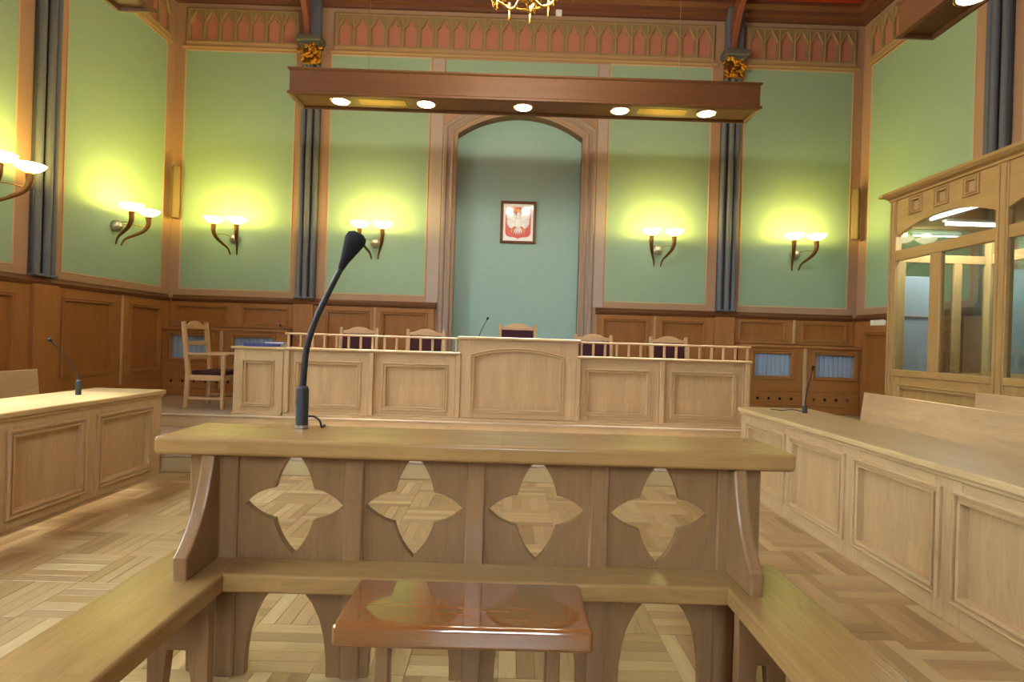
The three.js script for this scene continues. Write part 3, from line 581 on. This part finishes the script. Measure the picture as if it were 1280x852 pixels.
// ---------------------------------------------------------------- suspended lamp beams
function lampBeam(len, lamps, label, cables, D = 0.21, spread = 0.3, aim = 0) {                         // along x, origin at the middle of the top, front towards +z
  const g = thing('lamp_beam', label, 'light fixture', [0, 0, 0]), h = len / 2;
  part(g, 'front_board', rbox(-h, h, -0.29, 0, D - 0.03, D, 0.006, 2), M.lampBeam, { grain: 'x' });
  part(g, 'back_board', rbox(-h, h, -0.29, 0, -D, -D + 0.03, 0.006, 2), M.lampBeam, { grain: 'x' });
  for (const s of [-1, 1]) part(g, 'end_board', box(s * h - s * 0.03, s * h, -0.29, 0, -D + 0.03, D - 0.03, 0.004), M.lampBeam);
  part(g, 'top_board', box(-h, h, -0.02, 0.0, -D + 0.03, D - 0.03, 0.002), M.lampBeam, { grain: 'x' });
  part(g, 'cornice', loft([[-h, -D], [h, -D], [h, D], [-h, D]], [[0, -0.02], [-0.02, -0.005], [-0.02, 0.012], [0.03, 0.012]]).applyMatrix4(frameM([1, 0, 0], [0, 0, -1], [0, 1, 0])), M.lampBeam, { grain: 'x' });
  part(g, 'lower_moulding', loft([[-h, -D], [h, -D], [h, D], [-h, D]], [[0.0, -0.25], [-0.018, -0.265], [-0.018, -0.29], [0.02, -0.30], [0.04, -0.28]]).applyMatrix4(frameM([1, 0, 0], [0, 0, -1], [0, 1, 0])), M.lampBeam, { grain: 'x' });
  part(g, 'soffit', box(-h + 0.03, h - 0.03, -0.275, -0.255, -D + 0.03, D - 0.03, 0.002), M.lampBeam, { grain: 'x' });
  for (const x of lamps) {
    const l = part(g, 'downlight', lathe([[0.12, -0.276], [0.125, -0.288], [0.108, -0.292], [0.102, -0.28]], 24).translate(x, 0, 0.02), M.brass);
    part(l, 'bulb_lens', lathe([[0.001, -0.312], [0.06, -0.306], [0.098, -0.292], [0.104, -0.278], [0.001, -0.277]], 24).translate(x, 0, 0.02), M.lens, { label: 'glowing white lamp' });
    const L = new THREE.SpotLight(SPOT, SPOT_POWER, 0, spread, 0.6, 2); L.name = 'spot_light'; L.position.set(x, -0.32, 0.02); L.target.position.set(x, -3.6, 0.02 + aim); L.castShadow = true; L.shadow.radius = 3; g.add(L, L.target);
  }
  for (let i = 0; i + 1 < lamps.length; i++) if (i % 3 === 0) part(g, 'reflector_strip', box(lamps[i] + 0.22, lamps[i + 1] - 0.24, -0.279, -0.274, -0.07, 0.09, 0.001), M.dullBrass);
  for (const [x, l] of cables) part(g, 'cable', cyl(0.004, 0.004, 0, l, x, 0, 6), M.steel);
  return g;
}
{
  const a = lampBeam(5.48, [-2.2, -1.18, -0.02, 1.14, 2.18], 'long suspended wooden beam with five glowing lamps over the judges\' bench', [[-1.88, 2.24], [1.84, 2.24]]);
  a.position.set(0.115, 4.38, -6.72);
  const l = lampBeam(2.6, [-0.8, 0.0, 0.8], 'wooden lamp beam hanging beside the wall with the side sconces', [[-0.9, 2.32], [0.9, 2.32]], 0.15, 0.19, -0.2);
  l.position.set(-3.27, 4.31, -3.52); l.rotation.y = Math.PI / 2;
  const r = lampBeam(2.6, [-0.8, 0.72], 'wooden lamp beam hanging in front of the glazed dock', [[-0.9, 2.32], [0.9, 2.32]], 0.15, 0.19);
  r.position.set(3.44, 4.31, -3.52); r.rotation.y = Math.PI / 2;
}

// ---------------------------------------------------------------- chandelier
{
  const at = [0.055, 4.11, -4.6], g = thing('chandelier', 'gilt brass chandelier with curved candle arms at the ceiling', 'chandelier', [0, 0, 0]);
  part(g, 'stem', lathe([[0.001, -0.04], [0.03, -0.02], [0.05, 0.03], [0.025, 0.08], [0.035, 0.3], [0.07, 0.4], [0.03, 0.5], [0.012, 0.6], [0.012, 2.47], [0.06, 2.51]], 16), M.brass);
  const ring = []; for (let i = 0; i < 24; i++) { const t = i / 24 * Math.PI * 2; ring.push([0.30 * Math.cos(t), 0.09, 0.30 * Math.sin(t)]); }
  part(g, 'hoop', tube(ring, 0.011, 48, 8, true), M.brass);
  for (let i = 0; i < 8; i++) {
    const t = i / 8 * Math.PI * 2 + 0.2, R = (r, y) => [r * Math.cos(t), y, r * Math.sin(t)];
    const arm = part(g, 'arm', tube([R(0.04, 0.06), R(0.16, 0.0), R(0.30, 0.08), R(0.42, 0.2), R(0.5, 0.17), R(0.53, 0.26)], 0.012, 24, 7), M.brass);
    const p = R(0.53, 0);
    part(arm, 'candle_cup', lathe([[0.001, 0.26], [0.03, 0.265], [0.06, 0.3], [0.05, 0.3], [0.02, 0.275]], 14).translate(p[0], 0, p[2]), M.brass);
    part(arm, 'candle_sleeve', cyl(0.016, 0.016, 0.27, 0.38, p[0], p[2], 10), M.page);
    part(arm, 'candle_bulb', lathe([[0.001, 0.375], [0.016, 0.385], [0.024, 0.41], [0.016, 0.445], [0.001, 0.47]], 10).translate(p[0], 0, p[2]), M.candle, { label: 'glowing candle bulb' });
    const L = new THREE.PointLight(CANDLE, CANDLE_POWER, 0, 2); L.name = 'candle_light'; L.position.set(p[0], 0.42, p[2]); L.castShadow = true; L.shadow.radius = 5; g.add(L);
    const d = R(0.24, 0);
    part(arm, 'drop', lathe([[0.001, -0.1], [0.012, -0.085], [0.008, -0.04], [0.01, 0.06], [0.001, 0.07]], 8).translate(d[0], 0.02, d[2]), M.brass);
  }
  g.position.set(...at);
}

// ---------------------------------------------------------------- corner loudspeakers, sensor plate, wall sign
function speaker(x, z, turn, label) {
  const g = thing('column_speaker', label, 'speaker', [0, 0, 0], 'slim corner loudspeakers');
  part(g, 'body', rbox(-0.055, 0.055, -0.40, 0.40, 0.03, 0.13, 0.02, 3), M.cream);
  part(g, 'grille', rbox(-0.042, 0.042, -0.37, 0.37, 0.122, 0.134, 0.006, 2), M.cream);
  part(g, 'bracket', [box(-0.02, 0.02, -0.3, -0.26, -0.02, 0.04), box(-0.02, 0.02, 0.26, 0.3, -0.02, 0.04)], M.bronze);
  g.position.set(x, 3.42, z); g.rotation.y = turn;
}
speaker(XL + 0.09, ZB + 0.09, Math.PI / 4, 'slim cream column loudspeaker in the wall corner by the armchair');
speaker(XR - 0.09, ZB + 0.09, -Math.PI / 4, 'slim cream column loudspeaker in the wall corner by the glazed dock');
{
  const g = thing('sensor_plate', 'small white sensor box on the frieze border by the chandelier', 'sensor', [0.63, 6.40, ZB + 0.03]);
  part(g, 'housing', rbox(0.585, 0.68, 6.355, 6.445, ZB + 0.05, ZB + 0.10, 0.01), M.white);
  const s = thing('switch_strip', 'white three-gang switch strip on the wainscot beside the glazed dock', 'switch', [XR - 0.06, 1.735, -8.13]);
  part(s, 'back_plate', box(XR - 0.075, XR - 0.06, 1.69, 1.785, -8.29, -7.96, 0.004), M.white);
  for (let i = 0; i < 3; i++) part(s, 'rocker', box(XR - 0.085, XR - 0.074, 1.705, 1.77, -8.275 + i * 0.105, -8.185 + i * 0.105, 0.004), M.white);
}

// ---------------------------------------------------------------- side desks
function desk(name, label, Mx, u0, u1, openings, depth, H = 0.76) {
  const c = V((u0 + u1) / 2, 0, -depth / 2).applyMatrix4(Mx);
  const g = thing(name, label, 'desk', [c.x, 0, c.z]);
  panelled(g, Mx, u0, u1, 0, H - 0.04, openings, [M.oak, M.oakPanel], 0.032, 1.15);
  part(g, 'desk_top', on(Mx, rbox(u0 - 0.01, u1 + 0.01, H - 0.04, H, -depth, 0.035, 0.01)), M.oakTop);
  part(g, 'neck_moulding', on(Mx, box(u0, u1, H - 0.062, H - 0.04, 0, 0.018, 0.006)), M.oak);
  for (const u of [u0, u1 - 0.03]) part(g, 'end_panel', on(Mx, box(u, u + 0.03, 0, H - 0.04, -depth + 0.02, -0.033, 0.004)), M.oak, { grain: 'y' });
  part(g, 'under_shelf', on(Mx, box(u0 + 0.03, u1 - 0.03, 0.5, 0.52, -depth + 0.1, -0.033, 0.003)), M.oak);
  return g;
}
desk('counsel_desk', 'long panelled oak desk in front of the glazed dock', frameM([0, 0, 1], [0, 1, 0], [-1, 0, 0], [2.17, 0, 0]), -5.14, -1.86, [[-4.96, -4.36, 0.15, 0.60], [-4.19, -3.59, 0.15, 0.60], [-3.40, -2.80, 0.15, 0.60], [-2.63, -2.03, 0.15, 0.60]], 0.63);
desk('counsel_desk', 'panelled oak desk with glaring pale top on the armchair side of the room', frameM([0, 0, -1], [0, 1, 0], [1, 0, 0], [-3.14, 0, 0]), 2.72, 5.13, [[2.86, 3.42, 0.11, 0.59], [3.60, 4.17, 0.11, 0.59], [4.37, 4.95, 0.11, 0.59]], 0.6);

// ---------------------------------------------------------------- long benches behind the desks
function pew(label, Mx, u0, u1, H, tilt) {                             // u along the bench, w out of its front
  const c = V((u0 + u1) / 2, 0, 0.2).applyMatrix4(Mx);
  const g = thing('pew', label, 'bench', [c.x, 0, c.z]);
  const back = rbox(u0, u1, 0.5, H, -0.018, 0.018, 0.008, 2); back.translate(0, -0.5, 0).rotateX(-tilt).translate(0, 0.5, 0.04);
  part(g, 'back_board', on(Mx, back), M.oak, { grain: 'z' });
  part(g, 'seat_board', on(Mx, rbox(u0 + 0.02, u1 - 0.02, 0.42, 0.455, 0.03, 0.42, 0.01, 2)), M.oak, { grain: 'z' });
  for (const u of [u0 + 0.06, (u0 + u1) / 2, u1 - 0.10]) part(g, 'support', on(Mx, slab([[0.02, 0], [0.36, 0], [0.36, 0.42], [0.07, 0.42], [0.055, 0.62], [0.03, 0.62]], [], 0, 0.04).applyMatrix4(frameM([0, 0, 1], [0, 1, 0], [-1, 0, 0], [u + 0.04, 0, 0]))), M.oak, { grain: 'y' });
}
const faceLeft = (x) => frameM([0, 0, 1], [0, 1, 0], [-1, 0, 0], [x, 0, 0]), faceRight = (x) => frameM([0, 0, -1], [0, 1, 0], [1, 0, 0], [x, 0, 0]);
pew('long oak bench with leaning back right behind the dock-side desk', faceLeft(3.30), -5.14, -2.0, 0.93, 0.12);
pew('long oak bench standing against the foot of the glazed dock', faceLeft(4.0), -4.72, -2.4, 0.985, 0.06);
pew('short visible oak bench back behind the desk with the glaring pale top', faceRight(-4.22), 3.0, 5.05, 0.92, 0.1);

// ---------------------------------------------------------------- glazed dock
{
  const X = 4.16, D = 1.1, z0 = -6.12, z1 = -3.32;
  const g = thing('glazed_dock', 'tall oak-framed glass dock with cornice and arched transoms', 'dock', [X + D / 2, 0, (z0 + z1) / 2]);
  const F = faceLeft(X), R = faceLeft(X + D - 0.06);                   // u = z
  const bays = [[-6.02, -4.78], [-4.66, -3.42]];
  const side = (Fm, front) => {
    for (const [u, w] of [[-6.07, 0.05], [-4.72, 0.06], [-3.37, 0.05]]) {
      const p = part(g, 'post', on(Fm, box(u - w, u + w, 0, 2.96, -0.06, 0.01, 0.004)), M.booth, { grain: 'y' });
      if (front) part(p, 'flute', on(Fm, box(u - w * 0.75, u - w * 0.3, 0.05, 2.93, 0.008, 0.02, 0.005), box(u + w * 0.3, u + w * 0.75, 0.05, 2.93, 0.008, 0.02, 0.005)), M.booth, { grain: 'y' });
    }
    for (const [a, b] of bays) {
      const m = (a + b) / 2 - 0.06;
      const arch = archPath(a + 0.01, b - 0.01, 2.40, 2.55, 2.68, 14), squares = front ? [0.22, 0.5, 0.78].map((t) => { const u = a + (b - a) * t; return [u - 0.055, u + 0.055, 2.78, 2.89]; }) : [];
      part(g, 'frieze_board', on(Fm, slab([[a, 2.55], ...archPath(a, b, 2.3, 2.55, 2.68).slice(3, -1).reverse(), [b, 2.55], [b, 2.96], [a, 2.96]], squares.map((s) => rectPath(...s)), -0.04, 0)), M.booth, { grain: 'z' });
      for (const s of squares) { const q = part(g, 'small_panel', on(Fm, box(...s, -0.04, -0.02, 0.001)), M.oakPanel); part(q, 'moulding', on(Fm, loft(rectPath(...s), bead(0.9))), M.booth, { grain: 'edge' }); }
      part(g, 'transom_rail', on(Fm, box(a, b, 2.29, 2.40, -0.05, 0, 0.005)), M.booth);
      part(g, 'transom_pane', on(Fm, slab(arch, [], -0.028, -0.022)), M.smoked);
      part(g, 'mullion', on(Fm, box(m - 0.07, m + 0.07, 1.12, 2.29, -0.05, 0, 0.006)), M.booth, { grain: 'y' });
      if (!front) part(g, 'rear_panel', on(Fm, box(a, b, 1.12, 2.2, -0.058, -0.052, 0)), M.paleGrey);
      for (const [c, d] of [[a, m - 0.07], [m + 0.07, b]]) part(g, 'pane', on(Fm, box(c, d, 1.12, 2.29, -0.028, -0.022, 0)), M.smoked);
      part(g, 'sill_rail', on(Fm, box(a, b, 1.05, 1.12, -0.05, 0.015, 0.006)), M.booth);
      if (front) panelled(g, Fm, a, b, 0, 1.05, [[a + 0.13, b - 0.13, 0.2, 0.93]], [M.booth, M.booth], 0.04);
      else part(g, 'base_board', on(Fm, box(a, b, 0, 1.05, -0.04, 0, 0.004)), M.booth, { grain: 'z' });
    }
  };
  side(F, true); side(R, false);
  for (const z of [z0, z1 - 0.04]) {                                    // end walls
    const E = frameM([1, 0, 0], [0, 1, 0], [0, 0, 1], [0, 0, z]), a = X + 0.065, b = X + D - 0.07;
    part(g, 'end_base', on(E, box(a, b, 0, 1.1, 0, 0.04, 0.004)), M.booth, { grain: 'y' });
    part(g, 'end_rail', on(E, box(a, b, 2.29, 2.38, 0, 0.04, 0.004)), M.booth);
    part(g, 'end_head', on(E, box(a, b, 2.66, 2.96, 0, 0.04, 0.004)), M.booth);
    for (const [c, d] of [[a, a + 0.09], [a + 0.44, a + 0.52], [a + 0.62, a + 0.71]]) part(g, 'end_stile', on(E, box(c, d, 1.1, 2.29, 0, 0.045, 0.004)), M.booth, { grain: 'y' });
    part(g, 'end_panel', on(E, box(a + 0.09, a + 0.44, 1.1, 2.14, 0.012, 0.024, 0.002)), M.paleGrey);
    part(g, 'end_crossbar', on(E, box(a + 0.09, a + 0.44, 1.69, 1.71, 0.024, 0.034, 0.002)), M.steel);
    for (const [c, d, e, f] of [[a + 0.09, a + 0.44, 2.14, 2.29], [a + 0.52, a + 0.62, 1.1, 2.29], [a + 0.71, b, 1.1, 2.29], [a, b, 2.38, 2.66]]) part(g, 'end_pane', on(E, box(c, d, e, f, 0.017, 0.023, 0)), M.smoked);
  }
  part(g, 'roof', box(X + 0.01, X + D, 2.96, 3.0, z0, z1, 0.004), M.booth);
  part(g, 'cornice', loft([[z0 + 0.0, 0], [z1, 0]], [[0, 0.0], [-0.0, 0.02], [0.02, 0.03], [0.035, 0.07], [0.06, 0.1], [0.085, 0.11], [0.085, -0.1]], false).applyMatrix4(F.clone().multiply(new THREE.Matrix4().makeTranslation(0, 2.94, 0))), M.booth, { grain: 'z' });
  part(g, 'cornice_end', box(X - 0.11, X + D, 2.99, 3.025, z0 - 0.06, z0 + 0.02, 0.006), M.booth);
  const tubeLamp = (label, at, len, turn) => {                           // hangs on two rods from the dock roof
    const f = thing('fluorescent_lamp', label, 'lamp', [0, 0, 0], 'tubes inside the dock'), h = len / 2;
    part(f, 'housing', box(-0.035, 0.035, 0.022, 0.05, -h, h, 0.006), M.white);
    part(f, 'tube', cyl(0.016, 0.016, -h + 0.02, h - 0.02, 0, 0, 14).rotateX(Math.PI / 2), M.tubeLight, { label: 'glowing white tube' });
    for (const s of [-1, 1]) part(f, 'rod', cyl(0.005, 0.005, 0.05, 2.955 - at[1], 0, s * h * 0.7, 6), M.steel);
    const L = new THREE.RectAreaLight(new THREE.Color().setRGB(0.95, 1, 1), 200, 0.04, len - 0.06); L.name = 'tube_light'; L.position.set(0, -0.03, 0); L.rotation.x = -Math.PI / 2; f.add(L);
    f.position.set(...at); f.rotation.y = turn;
  };
  tubeLamp('white fluorescent tube in the dock hanging along its glazed front', [4.46, 2.73, -5.62], 0.66, 0);
  tubeLamp('white fluorescent tube in the dock hanging crosswise over its end', [4.84, 2.67, -5.86], 0.58, Math.PI / 2);
}

// ---------------------------------------------------------------- witness stand in the foreground
{
  const g = thing('witness_stand', 'oak witness stand with quatrefoil openings, thick shelf and side seats', 'witness stand', [-0.11, 0, -2.15]);
  const F = frameM([1, 0, 0], [0, 1, 0], [0, 0, 1], [0, 0, -2.13]);
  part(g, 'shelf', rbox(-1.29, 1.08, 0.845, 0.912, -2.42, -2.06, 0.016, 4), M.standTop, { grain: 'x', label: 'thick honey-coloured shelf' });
  const quat = (cx, cy) => {
    const p = new THREE.Path(), L = 0.186, T = 0.20, B = 0.19, a = 0.075, b = 0.06; p.moveTo(cx - L, cy);
    p.quadraticCurveTo(cx - 0.135, cy + 0.052, cx - a, cy + b); p.quadraticCurveTo(cx - 0.055, cy + 0.15, cx, cy + T); p.quadraticCurveTo(cx + 0.055, cy + 0.15, cx + a, cy + b); p.quadraticCurveTo(cx + 0.135, cy + 0.052, cx + L, cy);
    p.quadraticCurveTo(cx + 0.135, cy - 0.052, cx + a, cy - b); p.quadraticCurveTo(cx + 0.055, cy - 0.14, cx, cy - B); p.quadraticCurveTo(cx - 0.055, cy - 0.14, cx - a, cy - b); p.quadraticCurveTo(cx - 0.135, cy - 0.052, cx - L, cy); return p;
  };
  const st = [-1.04, -0.566, -0.104, 0.366, 0.85], pc = [-0.795, -0.338, 0.130, 0.598], ac = [-0.815, -0.345, 0.142, 0.615];
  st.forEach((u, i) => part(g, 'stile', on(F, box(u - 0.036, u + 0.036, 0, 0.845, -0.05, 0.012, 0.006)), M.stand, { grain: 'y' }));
  for (const u of [-1.055 - 0.03, 0.895]) part(g, 'corner_bead', on(F, box(u - 0.012, u + 0.022, 0.455, 0.845, 0.0, 0.02, 0.006)), M.stand, { grain: 'y' });
  for (let i = 0; i < 4; i++) {
    const a = st[i] + 0.034, b = st[i + 1] - 0.034;
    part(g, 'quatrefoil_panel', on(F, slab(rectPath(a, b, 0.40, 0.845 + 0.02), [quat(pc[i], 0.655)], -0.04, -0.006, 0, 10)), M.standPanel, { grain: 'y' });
    const ar = new THREE.Path(), c = (a + b) / 2 * 0.3 + ac[i] * 0.7, w = 0.155; ar.moveTo(c - w, 0.012); ar.lineTo(c + w, 0.012); ar.quadraticCurveTo(c + w, 0.24, c, 0.372); ar.quadraticCurveTo(c - w, 0.24, c - w, 0.012);
    const outer = [[a, 0], [c - w, 0], [c - w, 0.02], [c - w * 0.985, 0.08], [c - w * 0.93, 0.15], [c - w * 0.81, 0.22], [c - w * 0.62, 0.28], [c - w * 0.36, 0.33], [c, 0.37], [c + w * 0.36, 0.33], [c + w * 0.62, 0.28], [c + w * 0.81, 0.22], [c + w * 0.93, 0.15], [c + w * 0.985, 0.08], [c + w, 0.02], [c + w, 0], [b, 0], [b, 0.40], [a, 0.40]];
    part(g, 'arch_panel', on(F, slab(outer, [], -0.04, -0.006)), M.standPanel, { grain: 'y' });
  }
  part(g, 'back_ledge', rbox(-0.99, 0.82, 0.386, 0.452, -2.135, -1.97, 0.012, 3), M.seat, { grain: 'x' });
  part(g, 'side_seat', rbox(-1.275, -0.972, 0.386, 0.452, -2.2, -0.72, 0.012, 3), M.seat, { grain: 'z' });
  part(g, 'side_seat', rbox(0.802, 1.07, 0.386, 0.452, -2.2, -0.72, 0.012, 3), M.seat, { grain: 'z' });
  for (const x of [-1.115, 0.85]) {
    const b = new THREE.Shape(); b.moveTo(-2.14, 0.452); b.lineTo(-1.905, 0.452); b.lineTo(-1.902, 0.53); b.quadraticCurveTo(-1.985, 0.60, -2.025, 0.70); b.quadraticCurveTo(-2.055, 0.78, -2.065, 0.845); b.lineTo(-2.14, 0.845); b.closePath();
    const e = new THREE.ExtrudeGeometry(b, { depth: 0.03, bevelEnabled: true, bevelSize: 0.006, bevelThickness: 0.009, bevelSegments: 2, bevelOffset: -0.006, curveSegments: 14 });
    e.applyMatrix4(frameM([0, 0, 1], [0, 1, 0], [-1, 0, 0], [x + 0.04, 0, 0]));
    part(g, 'bracket', e, M.stand, { grain: 'y' });
  }
  for (const [a, b] of [[-1.2, -1.08], [0.886, 0.99]]) part(g, 'corner_post', box(a, b, 0, 0.845, -2.25, -2.145, 0.008), M.stand, { grain: 'y' });
  for (const s of [[-1.21, -1.0], [0.83, 1.0]]) for (const z of [-1.98, -0.95]) {
    const f = slab([[s[0], 0], [s[0] + 0.05, 0], [s[0] + 0.07, 0.2], [s[1] - 0.07, 0.2], [s[1] - 0.05, 0], [s[1], 0], [s[1], 0.386], [s[0], 0.386]], [], 0, 0.045, 0.004).translate(0, 0, z);
    part(g, 'seat_support', f, M.stand, { grain: 'y' });
  }
  const k = thing('kneeling_seat', 'glossy reddish-brown board seat inside the witness stand', 'seat', [-0.1, 0, -1.8]);
  part(k, 'seat_board', rbox(-0.492, 0.278, 0.388, 0.456, -1.962, -1.635, 0.016, 4), M.kneeler, { grain: 'x' });
  for (const x of [-0.42, 0.16]) part(k, 'leg', box(x, x + 0.05, 0, 0.388, -1.95, -1.90, 0.006), M.stand, { grain: 'y' });
  part(k, 'apron', box(-0.42, 0.21, 0.33, 0.388, -1.945, -1.915, 0.004), M.stand);
}

// ---------------------------------------------------------------- microphones
function gooseneck(label, at, neck, headLen, headR, baseR, baseH, group) {
  const g = thing('gooseneck_microphone', label, 'microphone', at, group);
  part(g, 'base', lathe([[0.001, 0], [baseR, 0], [baseR * 1.04, baseH * 0.06], [baseR, baseH * 0.1], [baseR, baseH * 0.92], [baseR * 0.8, baseH], [0.001, baseH]], 20), M.darkGrey, { local: true });
  const P = neck.map((p) => V(...p)), n = P.length, dir = P[n - 1].clone().sub(P[n - 2]).normalize();
  part(g, 'neck', tube(neck, (t) => headR * (0.34 - 0.06 * t), 30, 8), M.black, { local: true });
  const h = lathe([[0.001, 0], [headR * 0.3, 0], [headR * 0.42, headLen * 0.2], [headR * 0.72, headLen * 0.5], [headR, headLen * 0.78], [headR * 0.92, headLen * 0.92], [headR * 0.5, headLen * 0.99], [0.001, headLen]], 20);
  h.applyQuaternion(new THREE.Quaternion().setFromUnitVectors(V(0, 1, 0), dir)).translate(...P[n - 1].toArray());
  part(g, 'windscreen', h, M.foam, { local: true, label: 'black foam windscreen' });
  return g;
}
{
  const m = gooseneck('large black gooseneck microphone standing on the witness stand shelf', [-0.845, 0.912, -2.33], [[0, 0.17, 0], [0.003, 0.24, 0], [0.012, 0.33, 0.005], [0.05, 0.45, 0.015], [0.10, 0.555, 0.03], [0.155, 0.66, 0.045]], 0.165, 0.042, 0.025, 0.175);
  part(m, 'base_ring', cyl(0.0265, 0.0265, 0.002, 0.014, 0, 0, 20), M.steel, { local: true });
  part(m, 'cable', tube([[0.02, 0.05, -0.005], [0.05, 0.048, -0.005], [0.072, 0.03, -0.008], [0.078, 0.008, -0.01], [0.072, 0.004, -0.07]], 0.0045, 20, 7), M.black, { local: true });
  gooseneck('slim black gooseneck microphone on the desk with the glaring pale top', [-3.45, 0.76, -4.54], [[0, 0.1, 0], [0, 0.16, 0.02], [0.0, 0.25, 0.08], [0.0, 0.36, 0.2], [0, 0.42, 0.27]], 0.05, 0.014, 0.02, 0.12);
  const r = gooseneck('slim black gooseneck microphone on the dock-side desk', [2.56, 0.76, -4.78], [[0, 0.05, 0], [0.0, 0.14, 0.01], [0.01, 0.25, 0.03], [0.02, 0.36, 0.06]], 0.05, 0.014, 0.02, 0.06);
  part(r, 'cable', tube([[-0.01, 0.012, 0], [-0.08, 0.02, -0.06], [-0.14, 0.005, -0.12], [-0.2, 0.004, -0.2]], 0.004, 16, 6), M.black, { local: true });
  gooseneck('slim gooseneck microphone behind the raised arched centre of the bench', [-0.38, 1.085, -7.0], [[0, 0.03, 0], [0.0, 0.2, 0], [0.05, 0.35, 0.01], [0.105, 0.46, 0.02]], 0.045, 0.016, 0.03, 0.04);
  gooseneck('slim gooseneck microphone behind the bench end next to the blue folder', [-2.55, 1.035, -7.0], [[0, 0.03, 0], [-0.04, 0.15, 0], [-0.14, 0.26, 0.01], [-0.26, 0.35, 0.02]], 0.045, 0.014, 0.03, 0.04);
}

scene.traverse((o) => { if (o.isMesh) { o.castShadow = true; o.receiveShadow = true; } });
renderer.render(scene, camera);
